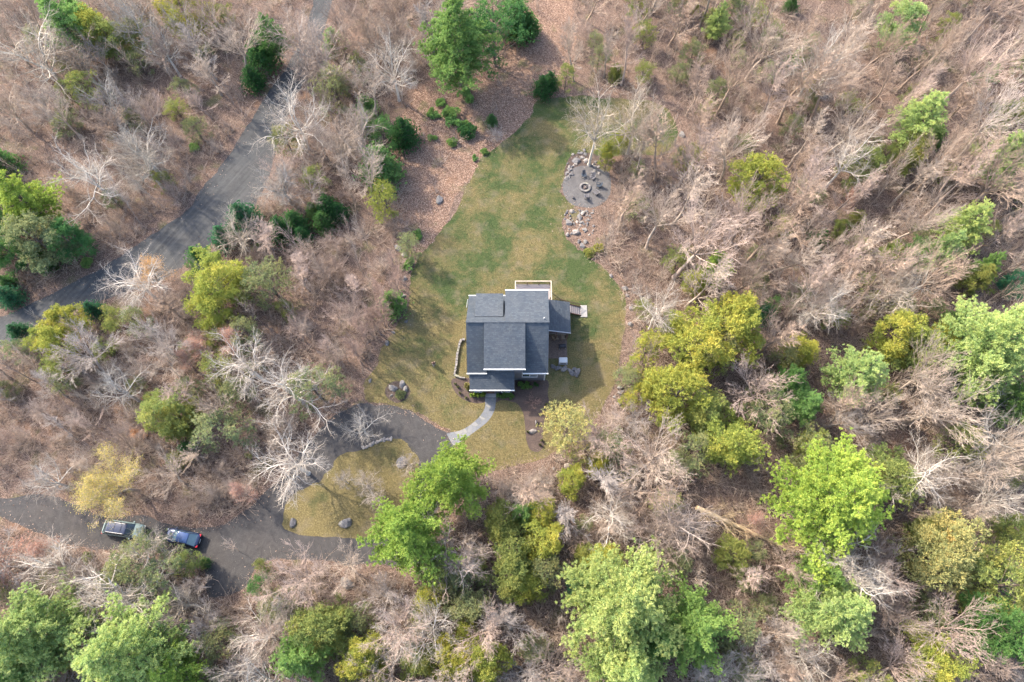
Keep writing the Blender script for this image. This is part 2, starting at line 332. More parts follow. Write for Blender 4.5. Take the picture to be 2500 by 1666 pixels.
# ------------------------------------------------------------------ the house
HX0, HX1, HY0, HY1 = -5.8, 4.6, 29.75, 40.6
RY, RZ, EZ = 35.1, 8.5, 4.2
house = empty('house', (0, 0, 0)); tag(house, 'grey house with dark blue-grey shingle roof and dormers standing on the lawn', 'house')
def zs(y): return EZ+(y-29.4)*(RZ-EZ)/(RY-29.4)
def zn(y): return RZ-(y-RY)*(RZ-EZ)/(40.9-RY)
wl = MB()
t = .1
# main walls with gables
for x0, x1 in ((HX0, HX0+.2), (HX1-.2, HX1)):
    a = [(x0, HY0, 0), (x1, HY0, 0), (x1, HY1, 0), (x0, HY1, 0)]
    wl.add([(x, y, z) for x in (x0, x1) for y, z in ((HY0, 0), (HY1, 0), (HY1, zn(HY1)-t), (RY, RZ-t-.02), (HY0, zs(HY0)-t))],
           [(4,3,2,1,0), (5,6,7,8,9), (0,1,6,5), (1,2,7,6), (2,3,8,7), (3,4,9,8), (4,0,5,9)])
wl.box(HX0+.2, HX1-.2, HY0, HY0+.2, 0, 4.3); wl.box(HX0+.2, HX1-.2, HY1-.2, HY1, 0, 4.3)
wl.build('wall', M['siding'], house)
dw = MB(); dw.box(-3.4, 1.5, HY0-.03, HY0+.15, 4.05, 6.42)                       # dormer fronts and cheeks
for x in (-3.4, 1.4): dw.add([(x,HY0+.15,4.3),(x+.1,HY0+.15,4.3),(x+.1,HY0+.15,6.42),(x,HY0+.15,6.42),(x,RY,RZ-.15),(x+.1,RY,RZ-.15)], [(0,1,2,3),(3,2,5,4),(0,3,4),(1,5,2),(0,4,5,1)])
dw.box(-.55, 4.6, 39.85, 39.97, 4.0, 7.2); dw.box(-4.75, -1.45, 39.9, 40.02, 4.5, 6.15)
for x in (-.6, 4.5): dw.add([(x,39.85,5.0),(x+.1,39.85,5.0),(x+.1,39.85,7.25),(x,39.85,7.25),(x,RY,RZ-.15),(x+.1,RY,RZ-.15)], [(0,1,2,3),(3,2,5,4),(0,3,4),(1,5,2),(0,4,5,1)])
for x in (-4.75, -1.5): dw.add([(x,39.9,4.8),(x+.1,39.9,4.8),(x+.1,39.9,6.1),(x,39.9,6.1),(x,36.4,7.4),(x+.1,36.4,7.4)], [(0,1,2,3),(3,2,5,4),(0,3,4),(1,5,2),(0,4,5,1)])
dw.build('dormer_wall', M['siding'], house)
def slab(name, x0, x1, yA, zA, yB, zB, th=.12, mat='shy', parent=None, bev=0):
    m = MB(); m.hexa([(x0,yA,zA-th),(x1,yA,zA-th),(x1,yB,zB-th),(x0,yB,zB-th)], [(x0,yA,zA),(x1,yA,zA),(x1,yB,zB),(x0,yB,zB)])
    return m.build(name, M[mat], parent or house)
roof = slab('roof', -6.1, -3.45, 29.4, EZ, RY, RZ)
slab('roof', 1.5, 4.9, 29.4, EZ, RY, RZ)
slab('roof', -6.1, 4.9, RY, RZ, 40.9, EZ)
slab('dormer_roof', -3.72, 1.76, 29.22, 6.5, RY-.02, RZ+.09)
slab('dormer_roof', -.92, 4.96, RY+.02, RZ+.06, 40.3, 7.25)
slab('dormer_roof', -5.0, -1.2, 36.2, 7.78, 40.35, 6.2)
slab('porch_roof', -5.77, .33, 27.42, 2.9, 29.72, 4.0)
cap = MB(); cap.box(-6.12, 4.98, RY-.13, RY+.13, RZ+.06, RZ+.13); cap.build('ridge_cap', M['shy'], house)
g = MB()
g.box(-6.14, -3.4, 29.26, 29.4, EZ-.16, EZ+.02); g.build('gutter', M['white'], house)
g = MB(); g.box(1.5, 4.92, 29.26, 29.4, EZ-.16, EZ+.02); g.build('gutter', M['white'], house)
g = MB(); g.box(-3.76, 1.8, 29.08, 29.22, 6.34, 6.52); g.build('gutter', M['white'], house)
g = MB(); g.box(-5.8, .36, 27.28, 27.42, 2.74, 2.92); g.build('gutter', M['white'], house)
g = MB(); g.box(-.96, 4.98, 40.3, 40.44, 7.09, 7.27); g.build('gutter', M['white'], house)
g = MB(); g.box(-6.14, -4.9, 40.9, 41.04, EZ-.16, EZ+.02); g.build('gutter', M['white'], house)
g = MB(); g.box(-1.25, -.9, 40.9, 41.04, EZ-.16, EZ+.02); g.build('gutter', M['white'], house)
g = MB(); g.bar((-6.22, 40.2, EZ+.35), (-6.42, 39.4, EZ-.6), .05); g.build('downspout', M['white'], house)
g = MB(); g.bar((-5.9, 29.36, EZ-.1), (-5.9, 29.7, 0), .05); g.build('downspout', M['white'], house)
# corner boards and window bands
c = MB(); c.box(HX1-.16, HX1+.03, HY0-.03, HY0-.002, 0, 4.1); c.build('corner_trim', M['white'], house)
c = MB(); c.box(HX0-.03, HX0+.14, HY0-.03, HY0-.002, 0, 4.1); c.build('corner_trim', M['white'], house)
c = MB(); c.box(HX1+.002, HX1+.03, HY0, HY0+.15, 0, 4.1); c.build('corner_trim', M['white'], house)
def window(x0, x1, z0, z1, y, panes=1, fw=.11, parent=None, sgn=-1):
    fr = MB()
    fr.box(x0, x1, y+sgn*.09, y+sgn*.005, z1-fw, z1); fr.box(x0, x1, y+sgn*.12, y+sgn*.005, z0, z0+fw)
    n = panes; wd = (x1-x0)/n
    for i in range(n+1):
        xc = x0+i*wd; a = max(x0, xc-fw/2 if 0 < i < n else (x0 if i == 0 else x1-fw)); fr.box(a, a+fw, y+sgn*.09, y+sgn*.005, z0+fw, z1-fw)
    for i in range(n):
        if n > 1 and i == n-1: fr.box(x0+i*wd+fw/2, x0+(i+1)*wd-fw, y+sgn*.07, y+sgn*.012, (z0+z1)/2-.04, (z0+z1)/2+.04)
    f = fr.build('window', M['white'], parent or house)
    pn = MB(); pn.box(x0+fw*.8, x1-fw*.8, y+sgn*.03, y+sgn*.007, z0+fw*.8, z1-fw*.8); pn.build('pane', M['glass'], f)
    return f
window(1.35, 3.55, 1.55, 3.35, HY0, 2)
window(-2.15, .15, 4.65, 5.9, HY0-.03, 3)
# front porch, enclosed
pw = MB(); pw.box(-5.45, .05, 27.82, 27.97, 0, 2.85); pw.add([(-5.45,27.97,0),(-5.35,27.97,0),(-5.35,HY0,0),(-5.45,HY0,0),(-5.45,27.97,2.95),(-5.35,27.97,2.95),(-5.35,HY0,3.8),(-5.45,HY0,3.8)], [(3,2,1,0),(4,5,6,7),(0,1,5,4),(1,2,6,5),(2,3,7,6),(3,0,4,7)])
pw.add([(-.05,27.97,0),(.05,27.97,0),(.05,HY0,0),(-.05,HY0,0),(-.05,27.97,2.95),(.05,27.97,2.95),(.05,HY0,3.8),(-.05,HY0,3.8)], [(3,2,1,0),(4,5,6,7),(0,1,5,4),(1,2,6,5),(2,3,7,6),(3,0,4,7)])
pw.build('porch_wall', M['siding'], house)
window(-5.3, -4.1, .7, 2.3, 27.82, 1); window(-1.5, -.3, .7, 2.3, 27.82, 1)
d = MB(); d.box(-3.55, -2.5, 27.75, 27.81, .15, 2.3); dd = d.build('door', M['brown'], house); h = MB(); h.bar((-2.65, 27.72, 1.1), (-2.65, 27.72, 1.3), .02); h.build('handle', M['steel'], dd)
st = MB(); st.box(-3.8, -2.2, 27.2, 27.74, .03, .16); st.build('doorstep', M['concrete'], house)
# rear deck
DK = 2.2
dk = empty('deck', (3.0, 41.8, 0)); tag(dk, 'raised timber deck with pale railing behind the upper side of the house', 'deck'); T = Vector((3.0, 41.8, 0))
def local(m, T): m.v = [(x-T[0], y-T[1], z-T[2]) for x, y, z in m.v]; return m
local(MB().box(.55, 5.6, 40.62, 43.7, DK-.14, DK), T).build('floor', M['deck'], dk)
r = MB(); r.box(.42, 5.72, 43.68, 43.82, DK+.88, DK+.96); r.box(.42, .56, 40.65, 43.67, DK+.88, DK+.96); r.box(5.58, 5.72, 40.65, 43.67, DK+.88, DK+.96)
local(r, T).build('railing', M['cedarwood'], dk)
r = MB()
for i in range(42): x = .55+i*.123; r.box(x, x+.035, 43.73, 43.77, DK+.02, DK+.875)
for i in range(23): y = 40.7+i*.13; r.box(.47, .51, y, y+.035, DK+.02, DK+.875); r.box(5.63, 5.67, y, y+.035, DK+.02, DK+.875)
local(r, T).build('balusters', M['brown'], dk)
for x, y in ((.55,43.6),(2.2,43.6),(3.9,43.6),(5.5,43.6),(5.5,41.2)):
    local(MB().box(x-.06, x+.06, y-.06, y+.06, 0, DK-.15), T).build('post', M['cedarwood'], dk)
    local(MB().box(x-.05, x+.05, y-.03, y+.07, DK+.01, DK+.87), T).build('railing_post', M['brown'], dk)
# side porch
T = Vector((6.6, 38.1, 0)); sp_ = empty('side_porch', T); tag(sp_, 'covered side porch with sloping ribbed dark shingle roof right of the house', 'porch')
m = MB(); m.hexa([(4.98,35.75,3.98),(8.25,35.75,2.98),(8.25,40.45,2.98),(4.98,40.45,3.98)], [(4.98,35.75,4.1),(8.25,35.75,3.1),(8.25,40.45,3.1),(4.98,40.45,4.1)]); local(m, T).build('roof', M['shx'], sp_)
m = MB(); m.hexa([(4.98,35.62,3.9),(8.28,35.62,2.9),(8.28,35.75,2.9),(4.98,35.75,3.9)], [(4.98,35.62,4.1),(8.28,35.62,3.1),(8.28,35.75,3.1),(4.98,35.75,4.1)]); local(m, T).build('fascia', M['steel'], sp_)
local(MB().box(4.65, 8.0, 35.9, 40.4, DK-.15, DK), T).build('floor', M['deck'], sp_)
for x, y in ((7.9,36.0),(7.9,40.2),(6.3,36.0)): local(MB().box(x-.07, x+.07, y-.07, y+.07, 0, 2.98), T).build('post', M['brown'], sp_)
m = MB(); m.box(4.7, 8.0, 35.84, 35.9, DK+.85, DK+.92); m.box(7.95, 8.02, 35.9, 39.5, DK+.72, DK+.78)
for i in range(26): x = 4.75+i*.125; m.box(x, x+.03, 35.85, 35.88, DK, DK+.85)
local(m, T).build('railing', M['brown'], sp_)
# stairs
T = Vector((8.1, 40.35, 0)); stx = empty('stairs', T); tag(stx, 'brown timber stairs with rail going down from the side porch to a concrete pad', 'stairs')
n = 13
for i in range(n):
    x = 6.25+i*.3; z = DK-(i+1)*.165; local(MB().box(x, x+.27, 39.75, 41.0, z-.04, z), T).build('step', M['deck'], stx)
m = MB()
for y in (39.65, 41.02): m.hexa([(6.2,y,DK-.35),(10.15,y,-.0),(10.15,y+.08,-.0),(6.2,y+.08,DK-.35)], [(6.2,y,DK),(10.15,y,.18),(10.15,y+.08,.18),(6.2,y+.08,DK)])
local(m, T).build('stringer', M['brown'], stx)
m = MB()
for y in (41.06,):
    m.bar((6.2,y,DK+.9), (10.1,y,.95), .045, 4)
    for i in range(26): x = 6.25+i*.15; z = DK-(x-6.25)*.55; m.bar((x,y,z-.1), (x,y,z+.88), .016, 4)
local(m, T).build('railing', M['brown'], stx)
T = Vector((10.55, 40.35, 0)); m = MB(); m.box(-.48,.48,-.95,.95,.02,.12); o = m.build('concrete_pad', M['concrete'], bevel=.02); o.location = T; tag(o, 'pale concrete pad at the foot of the porch stairs', 'pad')
m = MB(); m.box(4.65, 7.9, 33.0, 36.6, .02, .05); tag(m.build('paved_patio', M['patio_brown']), kind='structure')
# vent pipe, wall units
m = MB(); m.bar((4.25,35.55,RZ-.3), (4.25,35.55,RZ+.45), .06, 8); m.build('vent_pipe', M['white'], house)
m = MB(); m.box(4.62, 4.9, 32.1, 32.9, .9, 1.5); m.box(4.9, 4.93, 32.2, 32.8, .95, 1.45); m.build('wall_unit', M['white'], house, .03)
m = MB(); m.box(-6.2, -5.82, 33.3, 34.1, .3, 1.1); m.build('wall_unit', M['white'], house, .03)
# generator
p = at(1375, 880, .6); T = Vector((p[0], p[1], 0)); ge = empty('generator', T); tag(ge, 'white box-shaped standby generator on the grass right of the house', 'generator')
MB().box(-.65,.65,-.5,.5,.03,.14).build('base', M['concrete'], ge)
MB().box(-.56,.56,-.36,.36,.14,.62).build('cabinet', M['white'], ge, .04)
MB().box(-.6,.6,-.4,.4,.63,.74).build('lid', M['white'], ge, .05)
MB().box(-.4,.4,-.385,-.362,.25,.55).build('grille', M['steel'], ge)
# ------------------------------------------------------------------ furniture
def grill(loc, rz):
    g = empty('grill', loc, rz); tag(g, 'black barbecue grill on the brown patio beside the house', 'grill')
    MB().box(-.5,.5,-.28,.28,.7,.9).build('firebox', M['black'], g, .03)
    m = MB(); m.add([(x, .28*math.cos(a), .9+.26*math.sin(a)) for x in (-.38,.38) for a in [math.pi*i/8 for i in range(9)]], [(i, i+1, i+10, i+9) for i in range(8)]+[tuple(range(9)), tuple(range(17,8,-1))]); m.build('lid', M['black'], g)
    for x in (-.45,.45):
        for y in (-.22,.22): MB().box(x-.03,x+.03,y-.03,y+.03,.02,.7).build('leg', M['steel'], g)
p = at(1373, 846, .7); grill((p[0], p[1], .05), .1)
def adirondack(loc, rz, mat, label, group=None):
    a = empty('garden_chair', loc, rz); tag(a, label, 'chair', group)
    m = MB()
    for i in range(5): m.box(-.26,.26,-.25+i*.11,-.16+i*.11,.36-.02*i,.385-.02*i)
    m.build('seat', mat, a)
    m = MB()
    for i in range(5):
        x = -.24+i*.1; hgt = .78+.1*math.sin(math.pi*(i+.5)/5); m.hexa([(x,.26,.26),(x+.085,.26,.26),(x+.085,.29,.26),(x,.29,.26)], [(x,.26+hgt*.42,.26+hgt*.8),(x+.085,.26+hgt*.42,.26+hgt*.8),(x+.085,.29+hgt*.42,.26+hgt*.8),(x,.29+hgt*.42,.26+hgt*.8)])
    m.build('backrest', mat, a)
    for s in (-1, 1):
        MB().box(s*.32-.06,s*.32+.06,-.3,.42,.55,.58).build('armrest', mat, a)
        MB().box(s*.32-.03,s*.32+.03,-.27,-.2,0,.55).build('leg', mat, a)
        MB().box(s*.3-.03,s*.3+.03,.3,.38,0,.55).build('leg', mat, a)
    return a
blue = flat('blue_grey_plastic', (.03,.04,.055), .5); greyc = flat('grey_plastic', (.10,.095,.10), .5); tanc = flat('tan_wicker', (.2,.15,.10), .7)
def P3(px, py, z=0.): q = at(px, py, z); return (float(q[0]), float(q[1]), z)
adirondack(P3(1425,432), 0, blue, 'blue-grey garden chair, uppermost seat round the fire pit')
adirondack(P3(1446,437), -.5, greyc, 'grey garden chair up and right of the fire pit, half under twigs')
adirondack(P3(1431,482), math.pi+.1, greyc, 'grey garden chair directly below the fire pit')
adirondack(P3(1454,473), -2.3, greyc, 'grey garden chair down and right of the fire pit')
adirondack(P3(1460,456), -1.6, blue, 'dark garden chair straight to the right of the fire pit')
x, y, _ = P3(1367, 827)
adirondack((x-.6, y, .05), 1.9, tanc, 'tan patio chair with its back to the house wall, left of the pair')
adirondack((x+.45, y+.05, .05), -1.5, tanc, 'tan patio chair on the outer side of the patio pair')
x, y, _ = P3(1428, 459); fp = empty('fire_pit', (x, y, 0)); tag(fp, 'round stone fire pit with charred logs in the middle of the gravel circle', 'fire pit')
rg = random.Random(5)
for i in range(12):
    a = 2*math.pi*i/12; m = MB(); ca, sa = math.cos(a), math.sin(a)
    lo = []; hi = []
    for (dr, dt) in ((-.16,-.22),(.16,-.26),(.16,.26),(-.16,.22)):
        rr = .72+dr; xx = rr*ca-dt*sa; yy = rr*sa+dt*ca; lo.append((xx,yy,.01)); hi.append((xx,yy,.26+rg.random()*.05))
    m.hexa(lo, hi).build('stone', M['stone'], fp, .03)
MB().lathe((0,0,0), [(.52,.02),(.5,.06)], 16).build('ash_bed', M['black'], fp)
for i in range(4):
    a = i*.8; m = MB(); m.bar((-.3*math.cos(a),-.3*math.sin(a),.1+.05*i), (.3*math.cos(a),.3*math.sin(a),.16+.05*i), .06); m.build('log', M['palestone'] if i % 2 else M['brown'], fp)
m = MB(); m.lathe((0,0,0), [(.12,0),(.2,.12),(.17,.3),(.1,.32)], 10); o = m.build('bucket', M['black']); o.location = P3(1400,485); tag(o, 'small black bucket on the left edge of the gravel circle', 'bucket')
# ------------------------------------------------------------------ rocks
ROCKS = []
def rock_mesh(i, flatn=.6, sub=2):
    import bmesh
    bm = bmesh.new(); bmesh.ops.create_icosphere(bm, subdivisions=sub+1, radius=1); rr = random.Random(i)
    pl = [(Vector((rr.uniform(-1,1), rr.uniform(-1,1), rr.uniform(-.5,1))).normalized(), rr.uniform(.55,.85)) for _ in range(9)]
    for v in bm.verts:
        for nrm, d in pl:
            k = v.co.dot(nrm)
            if k > d: v.co -= nrm*(k-d)*.93
        v.co *= 1+rr.uniform(-.025,.025)
        v.co.z *= flatn
    me = bpy.data.meshes.new('rock'); bm.to_mesh(me); bm.free(); return me
RM = [rock_mesh(i, f) for i, f in enumerate((.6,.75,.5,.65,.8,.45))]
RMp = [m.copy() for m in RM]
for m in RM: m.materials.append(M['stone'])
for m in RMp: m.materials.append(M['palestone'])
def rock(px, py, wpx, label, group=None, pale=False, i=None, name='boulder', asp=None, z=None):
    rr = random.Random(int(px*7+py*13)); s = wpx/2/scale_at(px, py, 0)/.85; i = rr.randrange(6) if i is None else i
    o = bpy.data.objects.new(name, (RMp if pale else RM)[i]); COL.objects.link(o)
    a = asp or rr.uniform(.65, .95); o.scale = (s, s*a, s*rr.uniform(.7,1)); x, y, _ = P3(px, py); o.location = (x, y, s*.22 if z is None else z)
    o.rotation_euler = (0, 0, rr.uniform(0, 6.28)); tag(o, label, 'rock', group); return o
rock(959,949,22,'large blue-grey boulder, left one in the round lawn bed'); rock(981,941,18,'pale cream boulder topmost in the round lawn bed',pale=True); rock(990,952,16,'grey boulder on the right side of the round lawn bed')
rock(955,966,8,'small round rock below the big boulder of the round lawn bed'); rock(984,932,9,'small pale rock at the upper rim of the round lawn bed',pale=True)
rock(981,1130,26,'grey pointed boulder near the top right of the driveway island'); rock(716,1278,22,'grey boulder at the lower left tip of the driveway island'); rock(844,1279,30,'large grey boulder at the lower edge of the driveway island')
rock(903,930,10,'small grey rock at the left edge of the lawn beside a thin leaning tree'); rock(1073,490,22,'lone grey boulder in the leaf litter left of the upper lawn'); rock(847,1425,36,'large dark flat boulder in the woods below the driveway')
rock(1002,1110,6,'little stone on the grass above the pointed boulder of the driveway island')
for i, (x, y) in enumerate([(887,1093),(896,1091),(905,1088),(911,1083),(921,1080),(930,1076),(938,1074),(946,1073),(954,1072)]):
    rock(x, y, 11, 'flat pale edging stone in the curved row along the top of the driveway island', 'edging stones of the driveway island', True)
for x, y, s, l in [(987,682,14,'pale rock at the left lawn edge above the bright green bush'),(985,723,12,'rock touching the bright green bush at the left lawn edge'),(976,728,10,'pale rock half hidden by the bright green bush'),(992,786,9,'rock at the left lawn edge below the bright green bush'),(945,838,14,'grey rock at the lower left lawn edge beside a leaning stem'),(960,812,9,'dark rock at the left lawn edge among dead stems'),
    (972,607,20,'grey rock in the tangle at the upper left corner of the lawn'),(988,620,18,'pale rock in the tangle at the upper left corner of the lawn'),
    (1492,674,10,'round pale rock at the right lawn edge, highest of the line'),(1526,704,16,'grey rock beside the upper right lawn curve'),(1532,722,10,'small dark rock below the grey one at the right lawn curve'),(1542,752,13,'pale rock right of the lawn level with the porch stairs'),(1539,792,14,'flat rock right of the lawn below the porch stairs level'),
    (1515,948,15,'grey rock at the lower right lawn edge, uppermost of its heap'),(1516,960,16,'white-topped rock in the heap at the lower right lawn edge'),(1512,984,15,'lowest rock of the heap at the lower right lawn edge'),(1559,936,13,'pale rock apart to the right of the heap at the lower right lawn edge'),(1500,970,8,'little rock left of the heap at the lower right lawn edge'),
    (1386,1138,20,'pale rock under the pale twiggy tree below the lawn'),(1369,1161,9,'small white rock at the edge of the woods below the lawn'),(1353,1145,9,'small tan rock below the lawn, left of the others'),(1664,330,16,'light blue-grey rock at the upper right corner of the lawn'),(1258,1233,10,'small white rock by a dark stump below the lawn'),(1225,1210,12,'grey rock in the leaf litter below the lawn')]:
    rock(x, y, s, l, pale='pale' in l or 'white' in l)
x, y, _ = P3(1000+968/3.137, 640+1230/3.137); o = rock(1308.6, 1032, 12, 'narrow upright stone standing in the mulch bed', pale=True, asp=.4, z=.35); o.scale.z *= 1.6
rock(1300, 1054, 19, 'rounded tan boulder lying in the tail of the mulch bed', pale=True, asp=.6)
for i, (x, y, s) in enumerate([(1350,896,15),(1363,899,17),(1377,902,18),(1390,905,14),(1396,912,17),(1409,910,24),(1402,902,13)]):
    lab = ['first flat stone beside the house corner in the stepping row','second flat stone from the house in the stepping row','flat grey stone below the generator','stepping stone between generator and the stone heap','dark stone at the left of the heap ending the stepping row','largest flat slab at the end of the stepping row','small stone on top of the heap ending the stepping row'][i]
    rock(x, y, s, lab, i=2)
rg = random.Random(11)
hp = [(1390,420),(1378,430)]
for k in range(75):
    if k < 60: t_ = rg.random(); x = 1384+ t_*78+rg.gauss(0,4); y = 415-34*math.sin(math.pi*min(1,t_*1.15))+rg.gauss(0,8)
    else: x = 1378+rg.random()*20; y = 412+rg.random()*28
    rock(x, y, rg.uniform(4,9), 'small grey-white stone in the curved rubble heap above the gravel circle', 'rubble above the gravel circle', rg.random() < .3, name='rock')
rock(1407,394,18,'large grey boulder in the rubble above the gravel circle'); rock(1430,394,14,'pale boulder beside the big tree trunk above the gravel circle', pale=True)
for k in range(75):
    x = 1378+rg.random()*72; y = 513+rg.random()*62
    if (x-1378)/72 < (y-560)/60: continue
    rock(x, y, rg.uniform(3,7.5), 'small stone in the scattered rubble below the gravel circle', 'rubble below the gravel circle', rg.random() < .3, name='rock')
for x, y, s, l, pl_ in [(1396,517,13,'pale upright stone at the top left of the lower rubble',True),(1423,521,12,'pale stone at the top of the lower rubble',True),(1415,531,15,'blue-grey boulder in the upper part of the lower rubble',False),(1388,545,17,'dark purple-grey boulder at the left of the lower rubble',False),(1404,568,19,'flat tan slab in the middle of the lower rubble',True),(1386,573,11,'pale flat stone at the lower left of the lower rubble',True),(1428,561,12,'grey stone at the right of the lower rubble',False),(1413,591,11,'left stone of the three at the foot of the lower rubble',False),(1421,601,14,'lowest stone of the three at the foot of the lower rubble',False),(1430,592,12,'right stone of the three at the foot of the lower rubble',False)]:
    rock(x, y, s, l, pale=pl_)
# curved low stone wall left of the house
wp = z1([(425,600),(400,598),(385,625),(375,670),(365,720),(360,780),(352,830),(345,870),(380,885),(425,895)])
T = at(*wp[4]); wal = empty('stone_wall', (T[0], T[1], 0)); tag(wal, 'low curved fieldstone wall on the grass beside the left wall of the house', 'wall')
pts = [at(*q)[:2] for q in wp]; m = MB(); rg = random.Random(3)
import itertools
for a, b in zip(pts, pts[1:]):
    L_ = np.hypot(*(b-a)); nn = max(1, int(L_/.36)); d_ = (b-a)/L_; nrm = np.array([-d_[1], d_[0]])
    for lay in range(2):
        for i in range(nn):
            c0 = a+d_*(i/nn*L_+.02); c1 = a+d_*((i+1)/nn*L_-.02); w_ = .12+rg.random()*.05; z0 = lay*.2+.02; z1_ = z0+.18+rg.random()*.02
            q = [c0-nrm*w_, c1-nrm*w_, c1+nrm*w_, c0+nrm*w_]; q = [(u[0]-T[0], u[1]-T[1]) for u in q]
            m.hexa([(*u, z0) for u in q], [(u[0]*1+rg.uniform(-.03,.03), u[1]+rg.uniform(-.03,.03), z1_) for u in q])
m.build('stones', M['stone'], wal, .03)
# ------------------------------------------------------------------ vehicles
def loft(secs, mat, name, parent, n=None, smooth=True, bevel=0):
    """secs: list of rings (same length) of points"""
    m = MB(); k = len(secs[0]); vs = [p for s in secs for p in s]
    fs = [(j*k+i, j*k+(i+1) % k, (j+1)*k+(i+1) % k, (j+1)*k+i) for j in range(len(secs)-1) for i in range(k)]
    fs += [tuple(range(k-1, -1, -1)), tuple((len(secs)-1)*k+i for i in range(k))]
    m.add(vs, fs); return m.build(name, mat, parent, bevel, smooth)
def car(loc, rz, L, W, prof, gh, paint, roofmat, label, rails, glassmat):
    """prof: (x, halfwidth factor, ztop); gh: greenhouse bottom/top x ranges"""
    c = empty('parked_car', loc, rz); tag(c, label, 'car')
    secs = []
    for x, wf, zt in prof:
        w_ = W/2*wf; zb = .28
        secs.append([(x*L, -w_*.92, zb), (x*L, -w_, zb+.2), (x*L, -w_, zt-.16), (x*L, -w_*.90, zt-.03), (x*L, -w_*.5, zt), (x*L, w_*.5, zt), (x*L, w_*.90, zt-.03), (x*L, w_, zt-.16), (x*L, w_, zb+.2), (x*L, w_*.92, zb)])
    loft(secs, paint, 'body', c)
    b0, b1, t0, t1, zb, zt = gh; w0 = W/2*.88; w1 = W/2*.70
    ring = lambda xa, xb, ww, z: [(xa*L, -ww*.9, z), (xa*L*.99+xb*L*.01, -ww, z), (xb*L*.96+xa*L*.04, -ww, z), (xb*L, -ww*.85, z), (xb*L, ww*.85, z), (xb*L*.96+xa*L*.04, ww, z), (xa*L*.99+xb*L*.01, ww, z), (xa*L, ww*.9, z)]
    loft([ring(b0, b1, w0, zb), ring(t0, t1, w1, zt)], glassmat, 'window', c, smooth=False)
    loft([ring(t0-.005, t1+.012, w1*1.03, zt-.02), ring(t0, t1, w1*1.0, zt+.035), ring(t0+.02, t1-.02, w1*.85, zt+.06)], roofmat, 'roof', c, bevel=.01)
    for xs, xb_ in ((t0, b0), (t1, b1), ((t0*.45+t1*.55), (b0*.5+b1*.5))):
        for s in (-1, 1):
            MB().bar((xs*L, s*w1*1.0, zt), (xb_*L, s*w0*1.0, zb), .04, 4).build('pillar', paint, c)
    if rails:
        for s in (-1, 1): MB().bar((t0*L+.15, s*w1*.92, zt+.11), (t1*L-.2, s*w1*.92, zt+.11), .03, 6).build('roof_rail', M['steel'], c)
        for xx in (t0*.6+t1*.4, t0*.25+t1*.75): MB().bar((xx*L, -w1*.9, zt+.12), (xx*L, w1*.9, zt+.12), .016, 6).build('crossbar', M['black'], c)
    for s in (-1, 1):
        for xx in (-.31, .30):
            y = s*(W/2-.1); wh = MB(); wh.bar((xx*L, y-.11, .34), (xx*L, y+.11, .34), .34, 18); wo = wh.build('wheel', M['rubber'], c)
            MB().bar((xx*L, y+s*.1, .34), (xx*L, y+s*.125, .34), .2, 12).build('rim', M['steel'], wo)
        MB().box(.46*L, .485*L, min(s*W*.28, s*W*.42), max(s*W*.28, s*W*.42), .6, .74).build('headlight', M['white'], c, .02)
        MB().box(-.492*L, -.455*L, min(s*W*.30, s*W*.47), max(s*W*.30, s*W*.47), .72, .98).build('tail_light', red, c, .02)
        MB().box((b1-.06)*L, (b1-.03)*L, min(s*W*.5, s*W*.60), max(s*W*.5, s*W*.60), .98, 1.12).build('mirror', paint, c, .02)
    MB().box(-.502*L, -.488*L, -.26, .26, .62, .74).build('number_plate', M['white'], c)
    return c
red = flat('red_lens', (.5,.02,.03), .3)
sed = [(-.495,.80,.82),(-.48,.90,1.0),(-.42,.97,1.05),(-.25,1,1.02),(0,1,1.0),(.2,1,.98),(.34,.98,.92),(.44,.90,.82),(.485,.74,.66)]
suv = [(-.495,.86,.95),(-.48,.94,1.08),(-.3,1,1.1),(0,1,1.1),(.2,1,1.08),(.36,.97,1.02),(.45,.90,.9),(.485,.78,.74)]
car(P3(452,1314), R(-11)+math.pi, 4.7, 1.82, sed, (-.44,.25,-.22,.10,.98,1.46), m_paint('navy_paint', (.010,.022,.06)), m_paint('navy_roof', (.016,.042,.12), .18), 'dark blue car parked on the driveway, the right one of the two', False, m_glass('car_glass', (.03,.055,.075)))
car(P3(310,1294), R(-7.5), 5.4, 1.92, suv, (-.465,.27,-.34,.13,1.06,1.62), m_paint('sage_paint', (.15,.20,.19), .3), m_paint('dark_roof', (.022,.028,.05), .22), 'pale grey-green estate car with roof rails parked under twigs, left of the dark blue car', True, m_glass('car_glass_grey', (.02,.03,.035)))
# ------------------------------------------------------------------ the person
def skin(name, verts, edges, radii, mat, parent, root=0, sub=2):
    me = bpy.data.meshes.new(name); me.from_pydata(verts, edges, []); o = link(name, me, mat, parent)
    s = o.modifiers.new('skin', 'SKIN'); 
    if not me.skin_vertices: me.attributes
    bpy.context.view_layer.update()
    if not me.skin_vertices:
        bpy.context.view_layer.objects.active = o; o.select_set(True); bpy.ops.mesh.customdata_skin_add(); o.select_set(False)
    for i, r_ in enumerate(radii): me.skin_vertices[0].data[i].radius = (r_, r_) if not isinstance(r_, tuple) else r_
    me.skin_vertices[0].data[root].use_root = True
    if sub: m_ = o.modifiers.new('sub', 'SUBSURF'); m_.levels = sub; m_.render_levels = sub
    return o
skinm = flat('skin', (.32,.2,.15), .6, var=.04); hairm = flat('hair', (.05,.028,.018), .7); jack = flat('brown_jacket', (.09,.06,.05), .8); trs = flat('grey_trousers', (.22,.2,.2), .8)
pr_ = empty('person', P3(1061,894), R(200)); tag(pr_, 'person in dark brown top and pale grey trousers on the lawn beside the house', 'person')
